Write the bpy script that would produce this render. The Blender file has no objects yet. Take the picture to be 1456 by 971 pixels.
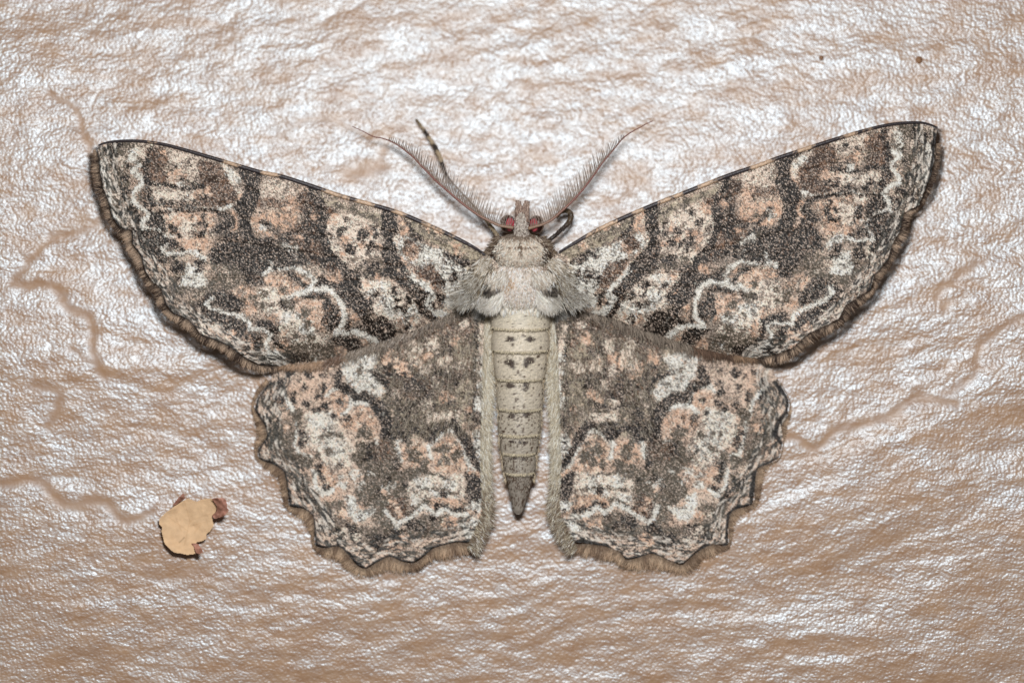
import bpy, math
import numpy as np
from mathutils import Vector

# ------------------------------------------------------------------ set-up
# 1 scene unit = 5 mm of the real moth (its wings span about 60 mm)
scene = bpy.context.scene
scene.unit_settings.system = 'METRIC'
scene.unit_settings.scale_length = 0.005
COL = scene.collection
CAMZ = 70.0
TILT = 0.048          # the camera looks up at the wall by a few degrees
CX, CY = 728.0, 485.5

cam_d = bpy.data.cameras.new('camera')
cam = bpy.data.objects.new('camera', cam_d)
COL.objects.link(cam)
cam.location = (0, -CAMZ * math.sin(TILT), CAMZ * math.cos(TILT))
cam.rotation_euler = (TILT, 0, 0)
cam_d.sensor_width = 36.0
cam_d.lens = 36.0 * CAMZ / 14.56
cam_d.clip_start = 0.5
cam_d.clip_end = 500
cam_d.dof.use_dof = True
cam_d.dof.focus_distance = CAMZ - 0.62
cam_d.dof.aperture_fstop = 0.046
scene.camera = cam

world = bpy.data.worlds.new("World")
scene.world = world
world.use_nodes = True
bg = world.node_tree.nodes['Background']
bg.inputs[0].default_value = (0.95, 0.97, 1.0, 1)
bg.inputs[1].default_value = 0.08

def area(name, loc, target, sx, sy, power, color):
    ld = bpy.data.lights.new(name, 'AREA')
    ld.shape = 'RECTANGLE'; ld.size = sx; ld.size_y = sy
    ld.energy = power; ld.color = color
    o = bpy.data.objects.new(name, ld); COL.objects.link(o)
    o.location = loc
    d = Vector(target) - Vector(loc)
    o.rotation_euler = d.to_track_quat('-Z', 'Y').to_euler()
    return o
# the camera's flash behind a wide diffuser, just above the lens
area('flash', (0.0, 3.95, 22.0), (0, 0.2, 0), 3.8, 2.0, 4350, (0.985, 0.992, 1.0))

scene.view_settings.view_transform = 'Standard'
scene.view_settings.look = 'None'
scene.view_settings.gamma = 1.0
scene.view_settings.exposure = 0.0
scene.view_settings.use_curve_mapping = False
scene.cycles.max_bounces = 6

# ------------------------------------------------------------------ helpers
def W(px, py, z):
    """point seen at photo position (px, py) and standing z above the wall"""
    X = (np.asarray(px, float) - CX) / 100; Y = (CY - np.asarray(py, float)) / 100; z = np.asarray(z, float)
    s, c = math.sin(TILT), math.cos(TILT)
    dy = CAMZ * s + Y * c; dz = -CAMZ * c + Y * s
    t = (z - CAMZ * c) / dz
    return np.stack(np.broadcast_arrays(X * t, -CAMZ * s + dy * t, z), -1)

def lin(c):
    c = np.asarray(c, float) / 255.0
    return np.where(c <= 0.04045, c / 12.92, ((c + 0.055) / 1.055) ** 2.4)

def vn(x, y, sx, sy, seed):
    """smooth value noise, 0..1"""
    r = np.random.RandomState(seed).rand(256, 256)
    u = np.asarray(x) / sx + 91.3; v = np.asarray(y) / sy + 57.7
    i = np.floor(u).astype(int); j = np.floor(v).astype(int)
    f = u - i; g = v - j
    f = f * f * (3 - 2 * f); g = g * g * (3 - 2 * g)
    i0 = i & 255; i1 = (i + 1) & 255; j0 = j & 255; j1 = (j + 1) & 255
    return (r[i0, j0] * (1 - f) + r[i1, j0] * f) * (1 - g) + (r[i0, j1] * (1 - f) + r[i1, j1] * f) * g

def fbm(x, y, s, seed, n=3, ax=1.0):
    t = 0; a = 1; A = 0
    for k in range(n):
        t = t + a * vn(x, y, s * ax / 2 ** k, s / 2 ** k, seed + k); A += a; a *= 0.55
    return t / A

def inside(px, py, poly):
    poly = np.asarray(poly, float)
    c = np.zeros(px.shape, bool)
    n = len(poly)
    for a in range(n):
        x0, y0 = poly[a]; x1, y1 = poly[(a + 1) % n]
        if y0 == y1: continue
        c ^= ((y0 > py) != (y1 > py)) & (px < (x1 - x0) * (py - y0) / (y1 - y0) + x0)
    return c

def pdist(px, py, pts, closed=False):
    """distance to a polyline, and length along it"""
    pts = np.asarray(pts, float)
    d = np.full(px.shape, 1e9); s = np.zeros(px.shape); L = 0
    segs = list(zip(pts[:-1], pts[1:]))
    if closed: segs.append((pts[-1], pts[0]))
    for (a, b) in segs:
        v = b - a; l2 = max(v @ v, 1e-9); l = math.sqrt(l2)
        t = np.clip(((px - a[0]) * v[0] + (py - a[1]) * v[1]) / l2, 0, 1)
        dd = np.hypot(px - a[0] - t * v[0], py - a[1] - t * v[1])
        m = dd < d
        d = np.where(m, dd, d); s = np.where(m, L + t * l, s); L += l
    return d, s

def smooth_line(pts, step=2.0):
    """Catmull-Rom resampling of a polyline"""
    p = np.asarray(pts, float)
    q = np.vstack([2 * p[0] - p[1], p, 2 * p[-1] - p[-2]])
    out = []
    for i in range(1, len(q) - 2):
        n = max(2, int(np.linalg.norm(q[i + 1] - q[i]) / step))
        for t in np.linspace(0, 1, n, endpoint=False):
            out.append(0.5 * ((2 * q[i]) + (-q[i - 1] + q[i + 1]) * t + (2 * q[i - 1] - 5 * q[i] + 4 * q[i + 1] - q[i + 2]) * t * t
                              + (-q[i - 1] + 3 * q[i] - 3 * q[i + 1] + q[i + 2]) * t ** 3))
    out.append(p[-1])
    return np.array(out)

def tps(src, dst):
    """thin-plate warp taking src points to dst points"""
    src = np.asarray(src, float); dst = np.asarray(dst, float); n = len(src)
    def U(r2): return np.where(r2 > 0, r2 * np.log(r2 + 1e-9), 0)
    K = U(((src[:, None] - src[None]) ** 2).sum(-1)) + np.eye(n) * 3000.0
    P = np.hstack([np.ones((n, 1)), src])
    A = np.zeros((n + 3, n + 3)); A[:n, :n] = K; A[:n, n:] = P; A[n:, :n] = P.T
    w = np.linalg.solve(A, np.vstack([dst, np.zeros((3, 2))]))
    def f(x, y):
        r = np.zeros((len(x), 2)) + w[n] + x[:, None] * w[n + 1] + y[:, None] * w[n + 2]
        for k in range(n):
            r += U((x - src[k, 0]) ** 2 + (y - src[k, 1]) ** 2)[:, None] * w[k]
        return r[:, 0], r[:, 1]
    return f

def link(name, me, mat=None, parent=None):
    o = bpy.data.objects.new(name, me); COL.objects.link(o)
    if mat: me.materials.append(mat)
    if parent: o.parent = parent
    return o

def mesh(name, V, F, col=None, smooth=True, extra=None):
    me = bpy.data.meshes.new(name)
    V = np.asarray(V, np.float32)
    if isinstance(F, np.ndarray) and F.ndim == 2:
        k = F.shape[1]; nf = len(F)
        me.vertices.add(len(V)); me.vertices.foreach_set('co', V.ravel())
        me.loops.add(nf * k); me.loops.foreach_set('vertex_index', F.astype(np.int32).ravel())
        me.polygons.add(nf)
        me.polygons.foreach_set('loop_start', np.arange(0, nf * k, k, dtype=np.int32))
        me.update(calc_edges=True)
    else:
        me.from_pydata([tuple(map(float, v)) for v in V], [], [tuple(map(int, f)) for f in F])
    me.validate()
    if col is not None:
        a = me.color_attributes.new('Col', 'FLOAT_COLOR', 'POINT')
        c = np.ones((len(V), 4), np.float32); c[:, :3] = col
        a.data.foreach_set('color', c.ravel())
    for k, v in (extra or {}).items():
        a = me.attributes.new(k, 'FLOAT', 'POINT'); a.data.foreach_set('value', np.asarray(v, np.float32))
    if smooth: me.polygons.foreach_set('use_smooth', np.ones(len(me.polygons), bool))
    me.update()
    return me

def grid_faces(nu, nv, wrap=False):
    i = np.arange(nu - 1)[:, None]; j = np.arange(nv if wrap else nv - 1)[None]
    a = i * nv + j; b = i * nv + (j + 1) % nv
    return np.stack([a, a + nv, b + nv, b], -1).reshape(-1, 4)

def tube(path, rad, n=10, flat=1.0):
    """tube through 3-D points with a radius for each; returns V, F, length parameter"""
    P = np.asarray(path, float); m = len(P); rad = np.broadcast_to(rad, (m,))
    T = np.gradient(P, axis=0); T /= np.linalg.norm(T, axis=1)[:, None] + 1e-9
    up = np.array([0, 0, 1.0])
    S = np.cross(T, up); S /= np.linalg.norm(S, axis=1)[:, None] + 1e-9
    N = np.cross(S, T)
    a = np.linspace(0, 2 * np.pi, n, endpoint=False)
    V = P[:, None] + rad[:, None, None] * (np.cos(a)[None, :, None] * S[:, None] + flat * np.sin(a)[None, :, None] * N[:, None])
    s = np.repeat(np.linspace(0, 1, m), n)
    V = V.reshape(-1, 3)
    F = grid_faces(m, n, True)
    V = np.vstack([V, P[:1], P[-1:]])
    k = m * n
    caps = [[k, (i + 1) % n, i, i] for i in range(n)]
    tri = np.array([[k, (i + 1) % n, i] for i in range(n)] + [[k + 1, (m - 1) * n + i, (m - 1) * n + (i + 1) % n] for i in range(n)])
    s = np.concatenate([s, [0, 1]])
    return V, [tuple(f) for f in F] + [tuple(f) for f in tri], s

def strands(px, py, z, ang, length, width, col, lift=0.0, bend=0.25, seed=0, tipcol=None, ztip=None):
    """tapered hairs: root at (px,py,z), heading ang (photo px, clockwise from right), sizes in photo px"""
    r = np.random.RandomState(seed); n = len(px)
    A = lambda v: np.broadcast_to(np.asarray(v, float), (n,))
    z, ang, length, width = A(z), A(ang), A(length), A(width)
    b = (r.rand(n) - .5) * 2 * bend
    zt = A(ztip) if ztip is not None else z + A(lift)
    rows = []
    for t, wf in ((0, .75), (.35, 1), (.72, .7), (1, 0)):
        a = ang + b * t
        x = px + np.cos(a) * length * t; y = py + np.sin(a) * length * t
        zz = z + (zt - z) * t + 0.02 * np.sin(np.pi * t)
        nx = -np.sin(a) * width * wf / 2; ny = np.cos(a) * width * wf / 2
        tw = (r.rand(n) - .5) * width / 100 * 1.2
        if wf > 0:
            rows += [W(x + nx, y + ny, zz + tw), W(x - nx, y - ny, zz - tw)]
        else:
            rows += [W(x, y, zz)]
    V = np.stack(rows, 1).reshape(-1, 3)
    base = np.arange(n)[:, None] * 7
    tri = np.array([[0, 1, 3], [0, 3, 2], [2, 3, 5], [2, 5, 4], [4, 5, 6]])
    F = (base[:, :, None] + tri[None]).reshape(-1, 3)
    c = np.asarray(col, float)
    if c.ndim == 1: c = np.tile(c, (n, 1))
    tc = c if tipcol is None else np.broadcast_to(np.asarray(tipcol, float), c.shape)
    C = np.stack([c * .95, c * .95, c * .7 + tc * .3, c * .7 + tc * .3, c * .3 + tc * .7, c * .3 + tc * .7, tc], 1).reshape(-1, 3)
    return V, F, C

def join(parts):
    Vs, Fs, Cs = [], [], []; k = 0
    for V, F, C in parts:
        Vs.append(V); Fs.append(F + k); Cs.append(C); k += len(V)
    return np.vstack(Vs), np.vstack(Fs), np.vstack(Cs)

# ------------------------------------------------------------------ materials
def nodes_of(m):
    m.use_nodes = True
    nt = m.node_tree
    return nt, nt.nodes['Principled BSDF']

def mat_attr(name, rough=0.55, spec=0.4, grain=0.0, gscale=60, sheen=0.0, transl=0.0, bump=0.0):
    m = bpy.data.materials.new(name); nt, b = nodes_of(m)
    at = nt.nodes.new('ShaderNodeAttribute'); at.attribute_name = 'Col'
    src = at.outputs['Color']
    tc = nt.nodes.new('ShaderNodeTexCoord')
    if grain or bump:
        no = nt.nodes.new('ShaderNodeTexNoise'); no.inputs['Scale'].default_value = gscale; no.inputs['Detail'].default_value = 2
        nt.links.new(tc.outputs['Object'], no.inputs['Vector'])
    if grain:
        mr = nt.nodes.new('ShaderNodeMapRange')
        mr.inputs['From Min'].default_value = .3; mr.inputs['From Max'].default_value = .7
        mr.inputs['To Min'].default_value = 1 - grain; mr.inputs['To Max'].default_value = 1 + grain
        nt.links.new(no.outputs['Fac'], mr.inputs['Value'])
        mu = nt.nodes.new('ShaderNodeVectorMath'); mu.operation = 'SCALE'
        nt.links.new(src, mu.inputs[0]); nt.links.new(mr.outputs[0], mu.inputs['Scale'])
        src = mu.outputs[0]
    if bump:
        bp = nt.nodes.new('ShaderNodeBump'); bp.inputs['Strength'].default_value = 1; bp.inputs['Distance'].default_value = bump
        nt.links.new(no.outputs['Fac'], bp.inputs['Height']); nt.links.new(bp.outputs[0], b.inputs['Normal'])
    nt.links.new(src, b.inputs['Base Color'])
    b.inputs['Roughness'].default_value = rough
    b.inputs['Specular IOR Level'].default_value = spec
    b.inputs['Sheen Weight'].default_value = sheen
    return m

M_wing = mat_attr('wing_scales', rough=0.5, spec=0.32, grain=0.12, gscale=45, bump=0.006)
M_hair = mat_attr('hair', rough=0.45, spec=0.45)
M_body = mat_attr('body_scales', rough=0.5, spec=0.45, grain=0.12, gscale=40, bump=0.006)
M_leg = mat_attr('leg_chitin', rough=0.4, spec=0.5, grain=0.15, gscale=40, bump=0.004)
M_flake = mat_attr('dry_leaf', rough=0.7, spec=0.3, grain=0.07, gscale=14, bump=0.01)
M_eye = mat_attr('compound_eye', rough=0.16, spec=0.7, grain=0.1, gscale=60)

# ------------------------------------------------------------------ the wall
def wall_base(px, py):
    """base height: side-to-side hollow, shaped to bring up the flash sheen at the sides"""
    X = (np.asarray(px, float) - CX) / 100; Y = (CY - np.asarray(py, float)) / 100
    return 0.0082 * np.minimum(X ** 2, 90) + 0 * Y
def wall():
    global WALL_H
    st = 3.0
    xs = np.arange(-330, 1790, st); ys = np.arange(-290, 1265, st)
    X, Y = np.meshgrid(xs, ys, indexing='ij')
    x = X.ravel(); y = Y.ravel()
    wx = x + 60 * (fbm(x, y, 260, 11) - .5); wy = y + .10 * x + 90 * (fbm(x, y, 300, 15) - .5)
    h = wall_base(x, y) + 0.07 * (fbm(wx, wy, 150, 1, 2, 2.2) - .5)
    h += 0.023 * (fbm(wx, wy, 34, 4, 2, 3.4) - .5)
    h += 0.016 * (fbm(wx, wy, 16, 7, 2, 1.9) - .5)
    gr = np.zeros_like(x)
    G = [([(70,130),(95,145),(110,165),(120,190),(128,222)],4,1), ([(-40,126),(20,128),(60,127),(72,132)],2.2,.5),
         ([(150,300),(132,322),(105,334),(70,337)],5,.8), ([(105,334),(70,345),(49,365),(31,386),(20,395)],5,1),
         ([(20,404),(56,404),(84,414),(101,439),(129,453),(131,484),(140,516),(150,532)],6.5,1.2), ([(100,497),(120,505),(140,516)],5,.7),
         ([(50,548),(84,558),(82,579),(68,608)],7,.9),
         ([(-60,700),(0,690),(41,684),(62,691),(82,712),(106,717),(147,714),(172,736),(192,739),(216,728)],8,1.2),
         ([(195,800),(220,818),(240,822),(274,811),(302,818),(330,833),(377,853)],7,.45),
         ([(1118,622),(1132,623),(1146,636),(1163,638),(1184,617),(1219,603),(1254,596),(1282,579),(1300,564),(1324,566),(1359,576)],6,1.2),
         ([(1340,560),(1359,551),(1387,530),(1394,492),(1422,470),(1450,451),(1500,440)],5.5,.8),
         ([(1331,425),(1340,408),(1352,400),(1373,383),(1400,375)],5,.7), ([(1342,440),(1349,432)],6,.8),
         ([(498,246),(520,243),(545,238)],10,.9), ([(534,240),(543,225),(547,210)],6,.8),
         ([(398,192),(425,176),(450,168),(485,176),(530,194)],3,.6), ([(720,115),(735,121),(760,128)],2.5,.5),
         ([(1150,200),(1156,225),(1150,250)],3,.4), ([(640,225),(655,232),(690,228)],4,.5),
         ([(905,250),(920,262),(930,280)],4,.5)]
    for pts, w, s in G:
        p = smooth_line(pts, 8)
        m = (x > p[:, 0].min() - 60) & (x < p[:, 0].max() + 60) & (y > p[:, 1].min() - 60) & (y < p[:, 1].max() + 60)
        qx = x[m] + 12 * (fbm(x[m], y[m], 22, 60) - .5); qy = y[m] + 12 * (fbm(x[m], y[m], 22, 63) - .5)
        d, _ = pdist(qx, qy, p)
        w2 = w * (.6 + .8 * fbm(x[m], y[m], 50, 66))
        gr[m] = np.maximum(gr[m], s * np.exp(-(d / w2) ** 2))
    h -= 0.008 * gr
    WALL_H = lambda px, py: h.reshape(X.shape)[int((px + 330) / st), int((py + 290) / st)]
    V = W(x, y, h)
    F = grid_faces(len(xs), len(ys))
    me = mesh('wall', V, F, extra={'groove': np.clip(gr, 0, 1)})
    m = bpy.data.materials.new('pearl_wall_paint'); nt, b = nodes_of(m)
    N = nt.nodes.new; L = nt.links.new
    tc = N('ShaderNodeTexCoord'); at = N('ShaderNodeAttribute'); at.attribute_name = 'groove'
    mp = N('ShaderNodeMapping'); mp.inputs['Scale'].default_value = (0.62, 1.0, 1.0); mp.inputs['Rotation'].default_value = (0, 0, 0.1)
    L(tc.outputs['Object'], mp.inputs['Vector'])
    n1 = N('ShaderNodeTexNoise'); n1.inputs['Scale'].default_value = 17; n1.inputs['Detail'].default_value = 2; n1.inputs['Roughness'].default_value = .55
    L(mp.outputs[0], n1.inputs['Vector'])
    n2 = N('ShaderNodeTexVoronoi'); n2.feature = 'SMOOTH_F1'; n2.inputs['Scale'].default_value = 22; n2.inputs['Smoothness'].default_value = .6
    L(tc.outputs['Object'], n2.inputs['Vector'])
    n3 = N('ShaderNodeTexNoise'); n3.inputs['Scale'].default_value = 6; n3.inputs['Detail'].default_value = 2
    L(mp.outputs[0], n3.inputs['Vector'])
    a1 = N('ShaderNodeMath'); a1.operation = 'MULTIPLY_ADD'; a1.inputs[1].default_value = -0.6
    L(n2.outputs['Distance'], a1.inputs[0]); L(n1.outputs['Fac'], a1.inputs[2])
    inv = N('ShaderNodeMapRange'); inv.inputs['To Min'].default_value = 1; inv.inputs['To Max'].default_value = .25
    L(at.outputs['Fac'], inv.inputs['Value'])
    hm = N('ShaderNodeMath'); hm.operation = 'MULTIPLY'
    L(a1.outputs[0], hm.inputs[0]); L(inv.outputs[0], hm.inputs[1])
    bp = N('ShaderNodeBump'); bp.inputs['Strength'].default_value = 1.0; bp.inputs['Distance'].default_value = 0.0080
    L(hm.outputs[0], bp.inputs['Height'])
    cr = N('ShaderNodeValToRGB')
    cr.color_ramp.elements[0].position = .3; cr.color_ramp.elements[0].color = (*lin((169, 130, 97)), 1)
    cr.color_ramp.elements[1].position = .7; cr.color_ramp.elements[1].color = (*lin((186, 149, 116)), 1)
    L(n3.outputs['Fac'], cr.inputs['Fac'])
    mx = N('ShaderNodeMixRGB'); mx.inputs[2].default_value = (*lin((162, 124, 92)), 1)
    gm = N('ShaderNodeMath'); gm.operation = 'MULTIPLY'; gm.inputs[1].default_value = .2; L(at.outputs['Fac'], gm.inputs[0]); L(gm.outputs[0], mx.inputs[0]); L(cr.outputs[0], mx.inputs[1])
    L(mx.outputs[0], b.inputs['Base Color'])
    rr = N('ShaderNodeMapRange'); rr.inputs['To Min'].default_value = .40; rr.inputs['To Max'].default_value = .5
    L(at.outputs['Fac'], rr.inputs['Value']); L(rr.outputs[0], b.inputs['Roughness'])
    b.inputs['Specular IOR Level'].default_value = 1.0
    b.inputs['IOR'].default_value = 1.62
    cw = N('ShaderNodeMapRange'); cw.inputs['To Min'].default_value = .28; cw.inputs['To Max'].default_value = .1
    L(at.outputs['Fac'], cw.inputs['Value']); L(cw.outputs[0], b.inputs['Coat Weight'])
    b.inputs['Coat IOR'].default_value = 1.48
    b.inputs['Specular Tint'].default_value = (0.60, 0.84, 1.0, 1)
    b.inputs['Coat Roughness'].default_value = 0.25
    # gloss worn unevenly in long streaks, dull in the creases
    mp2 = N('ShaderNodeMapping'); mp2.inputs['Scale'].default_value = (0.45, 1.0, 1.0); mp2.inputs['Rotation'].default_value = (0, 0, 0.1)
    L(tc.outputs['Object'], mp2.inputs['Vector'])
    n4 = N('ShaderNodeTexNoise'); n4.inputs['Scale'].default_value = 3.2; n4.inputs['Detail'].default_value = 5; n4.inputs['Roughness'].default_value = .68
    L(mp2.outputs[0], n4.inputs['Vector'])
    gl = N('ShaderNodeMapRange'); gl.inputs['From Min'].default_value = .38; gl.inputs['From Max'].default_value = .60
    gl.inputs['To Min'].default_value = .36; gl.inputs['To Max'].default_value = 1.1
    L(n4.outputs['Fac'], gl.inputs['Value'])
    gi = N('ShaderNodeMapRange'); gi.inputs['To Min'].default_value = 1; gi.inputs['To Max'].default_value = .42
    L(at.outputs['Fac'], gi.inputs['Value'])
    gm2 = N('ShaderNodeMath'); gm2.operation = 'MULTIPLY'; L(gl.outputs[0], gm2.inputs[0]); L(gi.outputs[0], gm2.inputs[1])
    L(gm2.outputs[0], b.inputs['Specular IOR Level'])
    L(bp.outputs[0], b.inputs['Normal']); L(bp.outputs[0], b.inputs['Coat Normal'])
    o = link('wall', me, m); o['kind'] = 'structure'
    o['label'] = 'rippled pearly beige painted wall the moth rests on'
    # two small blisters in the paint
    for (bx, by, br) in ((1168, 83, 7.5), (1307, 86, 10.5)):
        nr, na = 12, 24
        rr_ = np.linspace(0, 1, nr)[:, None]; aa = np.linspace(0, 2 * np.pi, na, endpoint=False)[None]
        z = WALL_H(bx, by) + 0.035 + 0.05 * (np.exp(-(rr_ / .28) ** 2)) - 0.055 * np.exp(-((rr_ - .55) / .22) ** 2) - 0.10 * rr_ ** 4 + 0 * aa
        Vb = W((bx + br * rr_ * 1.2 * np.cos(aa)).ravel(), (by + br * rr_ * 1.3 * np.sin(aa)).ravel(), z.ravel())
        mb = mesh('paint_blister', Vb, grid_faces(nr, na, True), np.tile(lin((170, 132, 102)), (nr * na, 1)))
        link('paint_blister', mb, M_body, o)
    return o
WALL = wall()

# ------------------------------------------------------------------ wing pattern
# Features are written in the pixel frames of enlarged crops: name -> (x0, y0, scale)
CR = {'g': (120, 180, .398), 'h': (340, 430, .4325), 'a': (110, 180, .206), 'b': (110, 340, .206), 'c': (400, 220, .206), 'd': (400, 380, .206),
      'e': (340, 500, .2473), 'f': (340, 620, .261)}
CLS = {'D': (50, 41, 34), 'B': (80, 60, 47), 'G': (102, 92, 78), 'W': (218, 211, 199), 'C': (224, 203, 185), 'O': (208, 169, 142),
       'T': (176, 162, 140), 'K': (38, 34, 33)}
def conv(cr, pts):
    x0, y0, s = CR[cr]
    return [(x0 + p[0] * s, y0 + p[1] * s) for p in pts]

def paint(lx, ly, feats, base, seed, nx, ny, fleck=.62):
    """colour at wing points (lx, ly) in the left wing's photo frame; nx, ny carry the noise so no two wings share it"""
    n = len(lx); r = np.random.RandomState(seed)
    wx = lx + 6.5 * (fbm(nx, ny, 11, seed + 1) - .5) + 5 * (vn(nx, ny, 26, 26, seed + 5) - .5) + 1.0 * r.randn(n)
    wy = ly + 6.5 * (fbm(nx, ny, 11, seed + 3) - .5) + 5 * (vn(nx, ny, 26, 26, seed + 7) - .5) + 1.0 * r.randn(n)
    def thr(k):
        q = .34 * vn(nx, ny, 5.0, 5.0, seed + 20 + k) + .38 * vn(nx, ny, 2.1, 2.1, seed + 40 + k) + .28 * r.rand(n)
        return np.clip((q - .5) * 1.75 + .5, 0.02, .98)
    noises = [thr(k) for k in range(5)]
    col = np.array(base(wx, wy, nx, ny, noises), float)
    crisp = [(f[0], f[1], f[2], f[3] * (.56 if f[1] == 'W' else .78), f[4] * (.68 if f[1] == 'W' else .9), f[5]) for f in feats if f[2] == 'l' and (f[1] == 'W' and f[3] >= .9 or f[1] == 'D' and f[3] > .7) or (f[2] == 'p' and f[1] == 'D' and f[3] >= .93)]
    for fi, ft in enumerate(list(feats) + [None] + crisp):
        if ft is None:   # stray scales: dark clumps over the pale parts
            lum = col.mean(1)
            k = (noises[0] > fleck + .26 * vn(nx, ny, 30, 30, seed + 61)) & (lum > .25)
            g = (.45 + .5 * r.rand(n))[:, None]
            col = np.where(k[:, None], col * (1 - g) + lin((64, 55, 48)) * g, col)
            continue
        cr, c, kind, s, w, pts = ft
        P = np.array(conv(cr, [p[:2] for p in pts])); sc = CR[cr][2]
        w = w * sc
        if kind == 's':
            R = np.array([p[2] * sc for p in pts])
            m = np.zeros(n)
            for (cx, cy), rad in zip(P, R):
                k = np.nonzero((abs(wx - cx) < rad + 6) & (abs(wy - cy) < rad + 6))[0]
                d = np.hypot(wx[k] - cx, wy[k] - cy) * (1 + .9 * (vn(nx[k], ny[k], 5.5, 4.0, seed + 71) - .5))
                m[k] = np.maximum(m[k], np.clip((rad - d) / 4.2 + .55, 0, 1))
            idx = np.nonzero(m > 0)[0]; mm = m[idx]
        else:
            mg = w + 8
            idx = np.nonzero((wx > P[:, 0].min() - mg) & (wx < P[:, 0].max() + mg) & (wy > P[:, 1].min() - mg) & (wy < P[:, 1].max() + mg))[0]
            if not len(idx): continue
            if kind == 'l':
                d, _ = pdist(wx[idx], wy[idx], P)
                mm = np.clip((w * (.46 if c in 'WCO' else .52) - d) / 2.4 + .6, 0, 1)
            else:
                d, _ = pdist(wx[idx], wy[idx], P, True)
                sd = np.where(inside(wx[idx], wy[idx], P), -d, d)
                mm = np.clip(.55 - sd / 5, 0, 1)
        N = noises[(fi + ord(c)) % 5][idx]
        h = np.clip((mm * (s * .9 + .14) - N) * 4.5 + .5, 0, 1)[:, None]
        tgt = lin(CLS[c]) * (0.82 + .36 * noises[(fi + 2) % 5][idx])[:, None]
        if c == 'O':
            k = np.clip(noises[(fi + 1) % 5][idx] * 1.4 - .5, 0, .85)[:, None]; tgt = tgt * (1 - k) + lin(CLS['C']) * k
        if c in 'DB':   # brown and orange scales scattered through the dark patches
            o = (noises[(fi + 3) % 5][idx] > (.84 if c == 'D' else .66))[:, None]
            tgt = np.where(o, lin((168, 132, 108)) * .75, tgt)
        col[idx] = col[idx] * (1 - h) + tgt * h
    lum = col.mean(1)
    k = (r.rand(n) < .15) & (lum < .2)  # pale specks on the dark scales: their glints, painted into the colour
    return np.where(k[:, None], lin((196, 176, 160)) * (.5 + .7 * r.rand(n))[:, None], col)

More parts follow.
